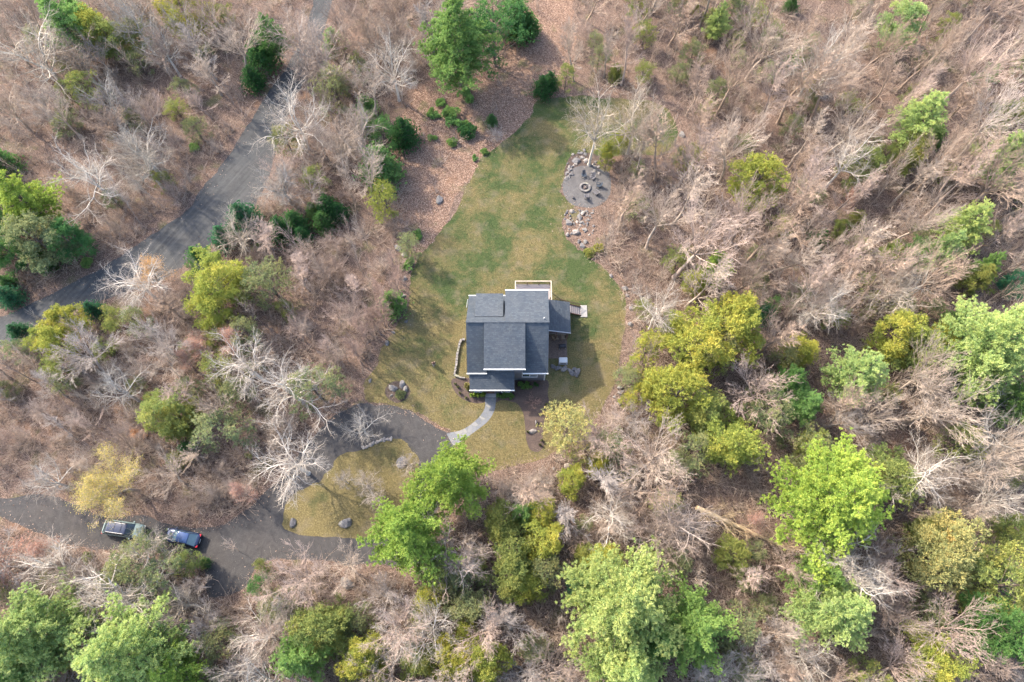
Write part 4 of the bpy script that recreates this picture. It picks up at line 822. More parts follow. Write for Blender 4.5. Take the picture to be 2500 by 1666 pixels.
# ------------------------------------------------------------------ the green trees, one line each: kind, pixel, width, tint, label
GREEN = '''
P 1104 1160 84 b bright green pine nearest the flagstone path, upper of the pair over the driveway
P 985 1295 92 b bright green pine over the right end of the driveway, lower of the pair
P 1112 75 84 m tall green pine at the top centre, standing in open leaf litter
L 1205 75 70 g dull green tree directly right of the tall pine at the top centre
G 1262 55 42 g green tree at the right side of the dull clump by the top centre pine
G 1293 66 24 g small dark green tree right of the top centre clump
S 1142 233 20 m round green shrub in the litter just below the top centre pine
S 1075 253 13 m topmost small shrub of the sprinkling left of the upper lawn
S 1050 274 11 m small shrub at the left of the sprinkling in the leaf litter
S 1062 284 11 m small shrub touching the leftmost one in the leaf litter
S 1101 276 20 m ragged green shrub in the middle of the leaf litter clearing
S 1108 296 18 m ragged green shrub just below the middle one in the litter clearing
S 1146 322 22 d dark round shrub at the right of the litter clearing
S 1134 306 12 m small shrub up and left of the dark round one in the litter clearing
G 1201 296 13 g little upright evergreen close to the upper left lawn edge
S 1056 335 11 m small shrub at the lower left of the litter clearing
S 1107 348 13 m small shrub at the bottom middle of the litter clearing
S 1180 370 10 m tiny shrub touching the lawn edge, upper of two
S 1158 386 8 m tiny shrub touching the lawn edge, lower of two
G 928 408 46 m large round green evergreen left of the litter clearing
L 938 485 36 y yellow-green ragged tree just below the round evergreen
G 893 265 26 m bright green narrow tree above the round evergreen
G 900 300 26 m green tree touching the foot of the bright narrow one
G 985 328 33 d dark green evergreen at the left rim of the litter clearing
L 935 330 34 g dull green tree between the narrow one and the dark evergreen
G 815 105 26 m light green tree among bare trees near the top left road end
L 817 217 42 l dull olive tree right of the big white oak by the gravel road
L 850 205 20 l small olive tree up and right of the dull olive one by the white oak
L 770 440 26 o olive tree above the dark green cluster left of centre
L 877 165 24 l faint olive tree between bare trees left of the top centre pine
L 700 345 30 l low olive tree under the white oak beside the gravel road
G 686 562 30 d left tree of the dark green cluster between road and lawn
G 720 545 28 g middle tree of the dark green cluster between road and lawn
G 739 580 22 d lowest tree of the dark green cluster between road and lawn
G 789 545 25 g round tree on the right side of the dark green cluster
G 800 510 30 d dark tree at the upper right of the dark green cluster
G 828 520 22 d outermost right tree of the dark green cluster
G 764 515 18 m small lighter tree on top of the dark green cluster
S 623 605 11 m small shrub under the dark green evergreens by the road
G 598 536 38 t dark blue-green evergreen on the right verge of the gravel road
G 546 580 28 t smaller dark blue-green evergreen beside the bigger one on the road verge
G 485 628 26 g green evergreen at the road verge above the yellow-olive tree
L 478 660 16 g small green tree below the road verge evergreen
C 528 690 64 y large yellow-olive evergreen left of centre, below the gravel road
C 520 755 42 y lower yellow-olive evergreen overlapping the large one left of centre
G 230 758 22 t dark green evergreen at the lower edge of the gravel road near a grey tree
C 128 830 44 y yellow-olive tree below the gravel road at far left, lower of two
C 170 785 38 y yellow-olive tree touching the gravel road at far left, upper of two
G 50 812 24 t green evergreen left of the yellow-olive pair by the road
L 48 855 28 l dull green tree below the green evergreen at the far left road edge
L 332 785 30 l faint olive tree among grey bare trees below the road
L 655 690 50 l dull olive tree in the bare thicket left of the house
L 605 815 36 l dull olive tree just right of the red budding twigs
L 528 905 34 o olive tree beneath the white crooked branches left of centre
L 580 955 34 l dull olive tree low in the thicket left of the driveway
L 760 945 56 l dull olive tree under the white crooked tree above the driveway
L 153 935 24 l dull dark tree alone in the grey thicket at left
C 395 1010 52 o bright olive evergreen above the yellow budding tree, left one
C 436 1020 42 o bright olive evergreen above the yellow budding tree, middle one
L 535 1048 54 l dull olive tree at the right of the olive group above the parked cars
G 432 1122 22 o small olive evergreen between the yellow tree and the olive group
G 458 1098 22 g small green evergreen touching the small olive one above the cars
S 606 1114 9 o little olive shrub at the upper edge of the driveway
P 140 40 54 m bright green pine at the top edge near the left corner
G 192 36 28 m green tree touching the right side of the top left pine
C 222 78 42 y yellow-olive evergreen below the top left pine
C 268 98 36 o olive evergreen in the middle of the top left row
C 328 92 30 o olive evergreen at the right end of the top left row
C 446 24 48 y yellow-green evergreen on the top edge left of centre
L 215 222 36 o olive evergreen alone in grey trees at upper left
L 165 225 20 l faint olive tree left of the lone olive evergreen
P 656 82 36 g dark green pine beside the upper gravel road
G 636 138 34 g green tree at the foot of the dark pine beside the upper gravel road
G 618 195 25 d dark evergreen tip of the row beside the upper gravel road
L 395 440 20 o small olive tree on the litter strip beside the gravel road
S 475 360 13 m small shrub on the litter strip above the gravel road
L 275 487 17 l small faint olive tree beside the big white oak at left
G 6 400 32 g green tree cut by the left edge, above the big left pine
P 45 478 62 b green pine near the left edge above the gravel road
C 30 540 44 g green tree at the left edge below the left pine
C 95 590 58 l dull green tree between the left pine and the road
C 165 588 42 g green tree right of the dull one above the road
G 108 638 24 g small green tree nearest the gravel road at left
C 15 610 44 g green tree cut by the left edge under the left pine group
S 214 643 15 m round shrub on the litter verge of the gravel road
G 22 725 25 t dark green bush on the verge at the far left of the road
G 20 690 18 g small green bush above the dark one at the far left
G 957 742 30 m bright green young pine at the left edge of the lawn beside the house
S 1022 573 13 m shrub at the upper left lawn corner, upper one
S 993 645 17 m shrub at the left lawn edge among rocks
L 1000 600 26 l dull olive tree over the rocks at the upper left lawn corner
G 1325 216 22 d dark green shrub at the top of the lawn, left half of the pair
G 1343 202 20 d dark green shrub at the top of the lawn, right half of the pair
L 1382 190 20 o olive tree behind the shrub pair at the top of the lawn
G 1503 180 17 o small olive tree above the big lawn oak
L 1563 12 24 o olive tree on the top edge right of centre
P 1756 44 26 w small bright green pine near the top edge right of centre
G 1733 80 13 y small yellow-green tree under the little bright pine at the top
G 1697 22 10 y thin yellow-green tree left of the little bright pine at the top
C 1516 338 22 y yellow-olive tree right of the big lawn oak trunk, upper one
C 1484 362 18 y yellow-olive tree right of the big lawn oak trunk, middle one
L 1481 396 15 y yellow-olive tree right of the rubble, lowest of the three
C 1848 446 56 y round yellow-olive evergreen alone in the woods right of the gravel circle
S 1443 618 14 o low olive bush at the foot of the lower rubble
S 1460 608 13 y yellow-olive bush right of the lower rubble foot
L 1885 95 26 l dull olive tree in tall bare trees at upper right
G 1931 14 16 g dark green tree on the top edge at right
C 2199 55 46 w pale yellow-green tree veiled by bare branches at top right
L 1977 112 20 l small dull tree behind white branches at upper right
G 1940 150 20 m small green tree left of the white branches at upper right
G 1988 198 20 y small yellow-olive tree below the white branches at upper right
L 2406 191 22 g green tree in bare woods near the right edge, upper part
L 2237 232 22 o olive tree above the bright pine at upper right
P 2264 283 55 w bright yellow-green pine in the upper right woods
G 2280 335 24 m green tree at the foot of the bright upper right pine
C 2222 368 38 o olive evergreen below the bright upper right pine
C 2103 398 38 o olive evergreen under white sprawling branches at right
L 2160 385 24 o olive tree linking the two olive evergreens at upper right
P 2465 368 55 w bright pine at the right edge, upper one
L 2402 345 30 l dull tree left of the bright pine at the upper right edge
G 2450 430 26 g green tree under the bright pine at the upper right edge
C 2490 272 24 o olive tree cut by the right edge, highest of them
L 2087 446 22 l faint olive tree in the woods at right
G 2091 535 19 o yellow-green tree tip in bare woods right of centre, upper one
C 2052 556 18 o olive tree touching the yellow-green tip right of centre
G 1999 582 21 g lone small dark green evergreen in the right woods
P 2375 540 48 w bright pine at the top of the diagonal chain at right
P 2312 600 43 w bright pine in the middle of the diagonal chain at right
C 2240 622 30 m green tree at the lower end of the diagonal chain at right
C 2178 612 22 o small olive tree left of the diagonal pine chain
P 2418 642 28 m green pine right of the diagonal pine chain
C 2388 682 34 o olive tree below the green pine at right
C 2480 692 26 t dark green tree at the right edge, middle height
L 1951 722 24 l faint olive tree in bare woods right of the house
L 2123 740 24 o olive-green tree above the olive mass at right
L 2278 755 20 l dull tree between white branches and pines at right
C 2195 810 60 y olive-yellow evergreen at the top of the right olive mass
C 2240 860 52 o olive evergreen in the middle of the right olive mass
C 2306 830 40 y yellow-olive evergreen touching the biggest right pine
G 2330 785 26 m light green tree above the yellow-olive one by the biggest right pine
P 2450 830 110 w broad bright pine at the right edge, largest of that side
P 2420 925 56 w bright pine under the broad one at the right edge
P 2490 975 50 m green pine cut by the right edge below the broad one
P 2105 905 62 w bright pine below the bare woods, left of the olive mass
G 2308 895 38 t dark green tree between the olive mass and the right pines
C 1950 855 38 y olive-yellow evergreen above the dark green tree at right
L 1912 880 30 l dull tree left of the olive-yellow one above the dark green tree
P 1930 925 38 g dark green pine down and right of the large yellow crown
P 1972 992 42 m light green pine below the dark green one
P 1750 645 34 b bright pine tip standing out of bare woods right of the house
C 1702 688 28 y yellow-olive tree down-left of the bright pine tip
G 1868 768 23 t dark green young tree right of the large yellow crown
L 1888 742 16 m light green top touching the dark green young tree
C 1690 840 78 y yellow-olive evergreen at the left of the large yellow crown group
C 1775 800 76 y yellow-olive evergreen at the right of the large yellow crown group
L 1740 850 50 q yellowish loose tree at the bottom of the large yellow crown group
L 1575 860 38 y yellow-olive thin tree by the right lawn edge
L 1539 980 20 y small yellow-olive tree beside the rock heap right of the lawn
C 1650 965 66 y broad yellow-olive evergreen right of the lower lawn
C 1590 940 32 y yellow-olive tree at the left of the broad one
C 1725 1015 46 o olive evergreen between the broad one and the next
C 1785 1075 62 y olive-yellow evergreen down-right of the broad one
L 1872 1012 54 l dull olive tree right of the olive-yellow group
L 1700 1100 44 l dull olive tree under the olive-yellow group
L 1386 1040 56 q pale yellow-green budding tree beside the tail of the mulch bed
C 1458 1132 30 y yellow-olive tree between pale twigs below the lawn
C 1400 1172 32 y yellow-olive tree below the lawn right of a small white rock
L 1490 1090 38 l dull olive tree in the twigs below the lawn
L 1972 1100 50 l dull olive tree above the big bright lower right pine
P 2040 1215 128 b very large bright pine at lower right with a ragged star outline
C 2168 1155 62 o olive evergreen behind the right side of the star shaped pine
C 1990 1100 42 o olive evergreen behind the top of the star shaped pine
L 2340 1085 44 o olive tree under the white crooked branches at right
P 2010 1405 60 m green pine top left of the lower right double pine
P 2060 1485 84 w bright pine, bottom right half of the lower right double pine
C 2310 1350 84 q golden-green broad evergreen at lower right
C 2270 1290 40 o olive tree on the upper left of the golden-green one
C 2450 1430 84 o olive evergreen at the right edge below the golden-green one
P 2465 1545 78 g green pine at the right edge near the bottom corner
C 2275 1618 66 y yellow-olive evergreen at the bottom edge right
C 2465 1290 38 o olive tree at the right edge above the olive evergreen
P 1520 1460 128 w huge pale bright pine at the bottom centre right
P 1690 1528 84 m green pine on the right flank of the huge pale pine
P 1612 1560 52 m green pine under the huge pale pine between two others
P 1535 1635 88 w bright pine cut by the bottom edge under the huge pale pine
P 1418 1425 32 t dark blue-green pine behind the left of the huge pale pine
G 1568 1345 20 g thin green top poking above the huge pale pine
C 1470 1372 40 y yellow-olive tree behind the top left of the huge pale pine
C 1430 1360 28 o olive tree left of the yellow-olive one by the huge pale pine
L 1655 1372 32 l dull olive tree up-right of the huge pale pine
C 1785 1352 36 o olive-green low tree below the end of the fallen trunk
L 1842 1350 24 l dull tree right of the olive-green low tree
L 1804 1525 46 l dull olive tree right of the green pine at the bottom
C 1228 1275 42 o olive evergreen below the dark stump, upper left of its group
C 1275 1260 28 m light green tree above the olive group at bottom centre
C 1325 1255 34 y yellow-green tree at the top right of the bottom centre olive group
C 1325 1325 48 y yellow-green evergreen at the right of the bottom centre olive group
L 1255 1340 44 o olive loose tree in the middle of the bottom centre group
C 1248 1405 54 o olive evergreen at the lower left of the bottom centre group
C 1285 1430 38 y yellow-green tree on the lower right of the bottom centre group
L 1330 1400 40 l dull tree at the far lower right of the bottom centre group
C 1065 1395 48 o olive evergreen right below the lower driveway pine
L 1130 1412 36 l dull olive tree right of the one below the driveway pine
L 1040 1462 30 y yellow-olive loose tree under the driveway pines
L 1155 1480 40 l dull olive tree above the grey star shaped tree
L 1138 1538 24 y small yellow-olive tree between the white and the grey bare trees
C 770 1540 66 o olive evergreen beside pale bare branches at bottom left of centre
C 820 1510 40 o olive evergreen at the upper right of the bottom left olive pair
P 718 1615 62 m pale green pine at the bottom edge left of centre
C 880 1608 58 y golden-olive evergreen at the bottom edge left of the white branches
C 1022 1615 40 o olive tree at the bottom edge under the white branches
C 1105 1600 54 y olive-yellow evergreen at the bottom edge, left of a pair
C 1180 1625 54 y olive-yellow evergreen at the bottom edge, right of a pair
L 632 1430 28 g green tree at the lower tip of the driveway
L 640 1378 16 o small olive tree at the lower driveway edge
P 60 1545 105 w large bright pine in the lower left corner
P 20 1625 80 m green pine cut by the lower left corner
P 300 1605 110 w large bright pine at the bottom edge near the left corner
P 420 1640 60 b bright pine at the bottom edge right of the large left ones
L 190 1530 38 g dull green tree between the two large lower left pines
L 325 1375 60 l dull green tree under bare branches below the parked cars
L 400 1400 50 l dull olive tree under bare branches left of the driveway tip
L 455 1375 28 o olive tree below the dark blue car
L 290 1430 40 l dull green tree at the lower left of the tangle below the cars
G 500 1375 12 g tiny green tree by the driveway below the dark blue car
S 215 1358 14 l dull little bush below the pale estate car
'''
for ln in GREEN.strip().split('\n'):
    k, px, py, r_, t_, lab = ln.split(' ', 5); conifer(k, float(px), float(py), float(r_), t_, lab)
def shr(px, py, rpx, tint, label, sz=1.0):
    T_ = TREES['shrub%d' % (int(px) % 3)]; r = rpx/scale_at(px, py, .4); x, y, _ = at(px, py, .4)
    place('shrub%d' % (int(px) % 3), x, y, r/T_['R'], sz, px % 6, 'shrub', label, 'shrub', TINT[tint])
q = lambda x, y: (1000+x/3.137, 640+y/3.137)
for i, zx in enumerate((482, 510, 538, 562)): shr(*q(zx, 1020), 6.2, 'b', 'clipped green shrub in the four-bush row left of the front path', 1); 
for i, zx in enumerate((688, 720, 752, 780)): shr(*q(zx, 1024), 7, 'm', 'dark green shrub in the row right of the front path', 1)
for i, (zx, zy) in enumerate(((845, 940), (872, 955), (900, 938), (915, 955))): shr(*q(zx, zy), 6.5, 'm', 'dark shrub under the front window right of the porch', 1)
shr(*q(970, 938), 6, 'd', 'single dark shrub under the front window, nearest the house corner')
shr(*q(442, 948), 8.5, 'q', 'bright yellow shrub at the left corner of the front porch', 1.1)
shr(975, 965, 13, 'l', 'low olive cushion plant in the round lawn bed', .6)
for o in list(COL.objects):
    l = o.get('label', '')
    if 'four-bush' in l: o['group'] = 'shrub row left of the path'
    elif 'in the row right of the front' in l: o['group'] = 'shrub row right of the path'
    elif 'dark shrub under the front window right' in l: o['group'] = 'shrubs under the front window'
for j, (zx, zy) in enumerate(((1048, 1090), (1045, 1170), (1012, 1365), (905, 1300), (1000, 1400), (350, 930), (385, 1000), (430, 1040), (370, 955))):
    shr(*q(zx, zy), 3.2, 'l', 'tiny dull plant in the right mulch bed' if j < 5 else 'tiny dull plant in the left mulch bed', .7); o = COL.objects[-1]; o['group'] = 'plants of the right mulch bed' if j < 5 else 'plants of the left mulch bed'
# ------------------------------------------------------------------ hand placed bare trees: kind, crown pixel, radius, height, tone, label
TONE = {'W': (1.15,1.13,1.1), 'T': (.95,.9,.82), 'P': (1.0,.90,.85), 'G': (.84,.85,.85), 'D': (.66,.60,.56), 'B': (.85,.74,.64)}
BARE = '''
oak 712 268 92 13 W white-limbed oak leaning over the upper gravel road
oak 195 405 92 13 W big white oak in the left woods, left of a pair
oak 325 372 80 13 T big pale oak in the left woods, right of a pair
oak 705 1125 96 12 W pale bare tree spreading over the driveway left of the island
oak 1460 278 76 17 T tall pale tree rising from the rubble at the top of the lawn
oak 1560 265 80 15 T pale bare tree right of the tall one at the top of the lawn
oak 690 935 98 13 W white crooked tree above the driveway entrance
oak 330 685 82 9 W grey-white tree with orange leaves beside the gravel road
oak 1500 1258 76 11 W white-branched tree in the woods below the lawn
oak 1045 1545 84 10 W white bare tree at the bottom, spreading star shape, right of a pair
oak 965 1560 66 10 W pale bare tree at the bottom, left of a pair
vase 1248 1540 70 10 G round silver-grey tree with rays of twigs at the bottom centre
oak 2104 1405 104 13 W large white-limbed tree right of the lower right double pine
oak 2275 1150 96 14 W crooked bright white tree near the right edge
vase 2314 985 104 14 T broad pale brush-like tree below the right pines
vase 2450 1110 84 14 T brush-like bare tree at the right edge above the olive ones
oak 2465 1215 60 12 W pale bare tree cut by the right edge
vase 1590 1110 96 12 T wide brown broom-like tree in the woods below the lawn
vase 1480 1050 76 10 P pinkish twiggy tree right of the pale budding tree
oak 878 1040 54 7 G small grey tree on the top of the driveway island
oak 262 1460 118 11 W spreading pale tree below the parked cars
oak 110 1385 92 11 W spreading pale tree at the lower left by the red twigs
oak 345 1365 92 9 T pale tree hanging over the lower side of the parked cars
oak 430 1480 62 8 T pale crooked tree between the lower left pines
vase 478 1432 36 6 W small pale tree beside the lower driveway tip
oak 1615 743 62 12 W white forked tree right of the lawn beyond the rocks
oak 2010 130 92 15 W white-limbed tree in the upper right woods
oak 2085 365 66 14 W sprawling dead white tree above an olive evergreen at right
vase 1805 345 80 14 T yellowish-grey vase shaped tree above the round yellow-olive evergreen
vase 2250 525 66 13 T pale brushy tree left of the diagonal pine chain
oak 2215 700 70 12 T tree with drooping pale branches left of the lower pine chain
oak 2025 730 78 13 W wide pale tree in the woods right of the bright pine tip
vase 2440 285 84 15 W pale tree at the upper right edge over the bright pine
oak 64 105 110 14 T large grey tree in the upper left corner
oak 300 12 60 14 G grey tree on the top edge at left
vase 560 85 76 13 T round brownish-grey tree left of the dark pine by the upper road
oak 380 90 60 12 G grey tree right of the top left evergreen row
oak 766 105 66 13 P pinkish pale tree over the upper end of the gravel road
oak 950 135 78 14 W pale tree left of the top centre pine
vase 897 205 54 12 T narrow pale tree left of the litter clearing
vase 640 1440 40 7 T small twiggy tree right of the lower driveway tip
vase 735 1395 84 9 P pinkish round tree under the lower driveway edge
vase 835 1385 58 8 T tree beside the dark flat boulder below the driveway
oak 630 1555 84 10 W pale wild tree at the bottom left of centre
vase 505 1525 54 8 G small round grey tree at the bottom left
vase 2330 1530 84 12 P fan-shaped pinkish tree at lower right
vase 1850 960 84 10 P pinkish domed tree between yellow-olive groups at right
vase 2160 1005 66 11 T light twiggy tree below the olive mass at right
vase 2075 1010 60 11 G greyish twiggy tree beside the light one at right
oak 1672 1272 32 3.5 G dead blue-grey tree top beside the fallen trunk
oak 100 1170 66 9 G grey tree at the left edge above the driveway
oak 270 940 70 10 G grey tree in the left thicket below the road
vase 190 870 84 10 G dense grey tree beside the yellow-olive pair at far left
vase 390 835 70 10 G grey rounded tree in the thicket below the gravel road
oak 590 880 86 12 W wild pale tree with red twigs on its left
vase 1935 1375 50 9 P pinkish tree right of the fallen trunk end
oak 1985 1610 60 9 W whitish tree at the bottom edge right
vase 1840 1620 66 9 G grey tree at the bottom edge beside a whitish one
oak 722 70 64 12 P pinkish pale tree arching over the top end of the gravel road
vase 795 175 60 11 T tan tree on the right side of the top end of the gravel road
vase 680 425 46 8 P low pinkish tree hanging over the right verge where the gravel road bends
oak 1770 1640 56 7 W dead silver tangle at the bottom edge by the green pine
'''
def bare_at(style, px, py, rpx, h, tone, label, name='bare_tree', nvar=4, extra=None, col=None, i=None, group=None):
    rr = random.Random(int(px*5+py*11)); i = rr.randrange(nvar) if i is None else i; key = style+str(i); T_ = TREES[key]; zc = h*.72
    r = rpx/scale_at(px, py, zc); x, y, _ = at(px, py, zc); t = TONE[tone]; v = rr.uniform(.93, 1.07)
    o = place(key, x, y, r/T_['R'], h/T_['H'], rr.random()*6.28, name, label, 'tree', col, (t[0]*v, t[1]*v, t[2]*v, 1), group, extra); TAKEN.append((x, y, r*.62, 'B')); return o
for ln in BARE.strip().split('\n'):
    k, px, py, r_, h_, t_, lab = ln.split(' ', 6); o = bare_at(k, float(px), float(py), float(r_), float(h_), t_, lab)
    if 'orange leaves' in lab:
        pass
nb_hand = len(BARE.strip().split('\n'))
bare_at('vase', 275, 1178, 78, 9, 'T', 'broad yellow budding tree above the parked pale car', 'budding_tree', i=0, extra='budA', col=(.44,.35,.13))
for px, py, r_, l in [(485,828,34,'red budding tree left of the crooked pale tree, left one'),(545,830,34,'red budding tree between pale branches, below the yellow-olive evergreen'),(438,878,24,'small red budding tree in the grey thicket'),(12,1370,60,'coral red budding tree cut by the left edge'),(80,1330,30,'small reddish budding tree at the left below the driveway'),(1850,1282,26,'red budding tree on the end of the fallen trunk'),(590,1205,26,'reddish budding tree above the driveway bend'),(2090,478,18,'small reddish budding tree in the right woods')]:
    bare_at('slim', px, py, r_, 7, 'P', l, 'budding_tree', i=1, extra='budB', col=(.36,.20,.165))
bare_at('slim', 345, 655, 40, 7, 'T', 'small tree with orange leaves at the edge of the gravel road', 'budding_tree', i=1, extra='budB', col=(.42,.24,.11)); bare_at('slim', 322, 1052, 16, 5, 'P', 'tiny orange budding tree left of the olive group', 'budding_tree', i=1, extra='budB', col=(.55,.28,.15))
# fallen tree
for k in range(6): _p = at(1699+k*47, 1246+k*20); TAKEN.append((_p[0], _p[1], 3.2, 'C'))
a = at(1699,1240,2.2); b = at(1935,1345,.6); T = Vector((a[0], a[1], 0)); ft = empty('fallen_tree', T); tag(ft, 'fallen pale-barked tree lying across the woods below the lawn', 'fallen tree')
rg = random.Random(8); sg = []; n = 8; A_ = Vector((a[0], a[1], 2.4))-T; B_ = Vector((b[0], b[1], .5))-T
for i in range(n): sg.append((*A_.lerp(B_, i/n), *A_.lerp(B_, (i+1)/n), .34-.024*i, .34-.024*(i+1), 0, .05))
V_, F_, t_ = tubes(sg, 8); me = np_mesh('trunk', V_, F_, {'t': t_}, True); me.materials.append(M['palebark']); o = link('trunk', me, None, ft); o.color = (1.0,.82,.55,1)
sg = []
for i in range(26):
    p = A_.lerp(B_, rg.uniform(.0, 1)); d = Vector((rg.gauss(0,.8), rg.gauss(0,.8), rg.uniform(.0,.6)))+(B_-A_).normalized()*.8; grow(rg, sg, p, d, rg.uniform(1.5, 3.8), .05, 1, dict(STY['slim'], w=(.1,.1,.1,.1)))
V_, F_, t_ = tubes(sg, 3); me = np_mesh('branches', V_, F_, {'t': t_}, True); me.materials.append(M['palebark']); o = link('branches', me, None, ft); o.color = (1.0,.85,.6,1)
st_ = MB(); x, y, _ = P3(1194, 1262); st_.bar((0,0,0), (.05,.02,3.2), .17, 8, .12); st_.bar((.03,0,1.6), (.3,.1,2.1), .06, 6, .03); o = st_.build('dead_stump', M['brown']); o.location = (x, y, 0); tag(o, 'dark broken upright stump in the litter right of the driveway pines', 'stump')
# ------------------------------------------------------------------ forest filler
gRub = ground_poly([(1380,515),(1450,512),(1455,560),(1435,605),(1405,600),(1376,560)])
def clearance(x, y):
    d = np.full(np.shape(x), 1e9)
    for P_ in (gL, gR, gD, gPt, gRub):
        d = np.minimum(d, np.where(inside(P_, x, y), -dist_to(P_, x, y), dist_to(P_, x, y)))
    return d
PX0, PY0 = at(1445, 460)[:2]
def sample(n, rad, seed, zc, clear_m, avoid=1.0, margin=60):
    nr = np.random.RandomState(seed); px = nr.uniform(-margin, 2500+margin, n*14); py = nr.uniform(-margin, 1666+margin*2.2, n*14)
    W = np.array([at(a, b, zc)[:2] for a, b in zip(px, py)]); cl = clearance(W[:, 0], W[:, 1]); inC = inside(gC, W[:, 0], W[:, 1]); out = []
    T3 = np.array([(t[0], t[1], t[2]*(1.0 if t[3] == 'B' else 2.9 if t[3] == 'G' else 2.6 if t[0] > 12 and t[3] in 'PC' else 2.0)) for t in TAKEN])
    for i in range(len(W)):
        if len(out) >= n: break
        x, y = W[i]
        if cl[i] < clear_m*nr.uniform(.6, 1.4)*(2.5 if px[i] < 1000 else 1): continue
        if inC[i] and nr.rand() > .04: continue
        if (x-PX0)**2+(y-PY0)**2 < 36 and zc > 2: continue
        if abs(x+.5) < 8 and 26 < y < 45: continue
        if avoid and np.any(np.hypot(T3[:, 0]-x, T3[:, 1]-y) < T3[:, 2]*avoid): continue
        if out and rad and min((x-a)**2+(y-b)**2 for a, b, *_ in out) < rad*rad: continue
        out.append((x, y, px[i], py[i]))
    return out
def region(px, py):
    if px > 1440 and py < 330: return 'in the upper right woods', 'upper right woods'
    if px > 1900 and py < 760: return 'between the scattered pines at right', 'right hand woods'
    if px > 1440 and py < 860: return 'in the woods right of the lawn', 'woods right of the lawn'
    if px > 1300: return 'among the lower right green crowns', 'lower right woods'
    if py > 1270 and px > 560: return 'in the woods below the driveway', 'woods below the driveway'
    if py > 1270: return 'in the woods below the parked cars', 'lower left woods'
    if px > 560 and py > 480: return 'in the thicket left of the lawn', 'thicket left of the lawn'
    if py > 700 or (py > 560 and px > 380): return 'in the thicket between road and driveway', 'left thicket'
    if px > 700: return 'between the road and the tall top pine', 'top woods'
    return 'in the woods above the gravel road', 'upper left woods'
def tone_for(px, py, rr):
    if px > 1400 and py < 1000: return rr.choice(['P','P','T','B','B','T'])
    if 560 < px < 1000 and 480 < py < 1000: return rr.choice(['P','P','P','B'])
    return rr.choice(['P','G','T','B','G','D'])
TN = {'W': 'whitish', 'T': 'tan-grey', 'P': 'pinkish-grey', 'G': 'grey', 'D': 'dark grey', 'B': 'brownish'}
nf = 300-nb_hand
for x, y, px, py in sample(nf, 3.0, 5, 8, 1.8, .5, 90):
    rr = random.Random(int(px*31+py)); reg, grp = region(px, py); right = px > 1400 and py < 1000; thick = grp == 'thicket left of the lawn' or grp == 'left thicket'
    st = rr.choice(['slim','slim','slim','vase']) if right else rr.choice(['slim','vase','vase','oak'] if not thick else ['slim','vase','slim'])
    i = rr.randrange(5 if st == 'slim' else 4); key = st+str(i); T_ = TREES[key]; h = rr.uniform(11.5, 17) if right else (rr.uniform(5.5, 9.5) if thick else rr.uniform(7.5, 12.5))
    r = h*{'slim': .19 if right else .25, 'vase': .30, 'oak': .38}[st]*rr.uniform(.85, 1.2); t = tone_for(px, py, rr); tc = TONE[t]; v = rr.uniform(.82, 1.08)
    sname = {'slim': 'slender', 'vase': 'broom-shaped', 'oak': 'spreading'}[st]
    ln_ = (rr.gauss(0, .05)+(.0), rr.gauss(0, .05)+(.05 if right else 0))
    place(key, x, y, r/T_['R'], h/T_['H'], rr.random()*6.28, 'bare_tree', '%s %s bare tree among its like %s' % (sname, TN[t], reg), 'tree', None, (tc[0]*v, tc[1]*v, tc[2]*v, 1), '%s %s trees, %s' % (sname, TN[t], grp), lean=ln_)
for x, y, px, py in sample(150, 3.2, 16, 2.5, 1.2, .5, 30):
    if not (px > 1450 or py > 1150 or (px < 560 and py < 330) or (px < 700 and 600 < py < 1000)): continue
    rr = random.Random(int(px*41+py)); reg, grp = region(px, py); key = 'loose%d' % rr.randrange(3); T_ = TREES[key]; r = rr.uniform(1.3, 2.6); h = r*rr.uniform(1.8, 2.6); tn = rr.choice('llo'); c = TINT[tn]; v = rr.uniform(.8, 1.1)
    place(key, x, y, r/T_['R'], h/T_['H'], rr.random()*6.28, 'understorey_tree', 'small hazy olive understorey tree among its like %s' % reg, 'tree', (c[0]*v, c[1]*v, c[2]*v), (1,1,1,1), 'olive understorey, %s' % grp)
for x, y, px, py in sample(300, 1.6, 6, 1.5, .5, .35, 30):
    rr = random.Random(int(px*37+py)); reg, grp = region(px, py); i = rr.randrange(5); pole = (px > 1440 and py < 1000) or rr.random() < .3; kk = ('pole%d' if pole else 'sap%d') % i; T_ = TREES[kk]; h = rr.uniform(6, 12) if pole else rr.uniform(2.5, 5.5); r = h*(rr.uniform(.10, .16) if pole else rr.uniform(.38, .55)); t = tone_for(px, py, rr); tc = TONE[t]; v = rr.uniform(.8, 1.1)
    place(kk, x, y, r/T_['R'], h/T_['H'], rr.random()*6.28, 'sapling', ('tall thin %s sapling among its like %s' if pole else 'low %s leafless sapling among its like %s') % (TN[t], reg), 'sapling', None, (tc[0]*v, tc[1]*v, tc[2]*v, 1), '%s %s saplings, %s' % ('tall' if pole else 'low', TN[t], grp))
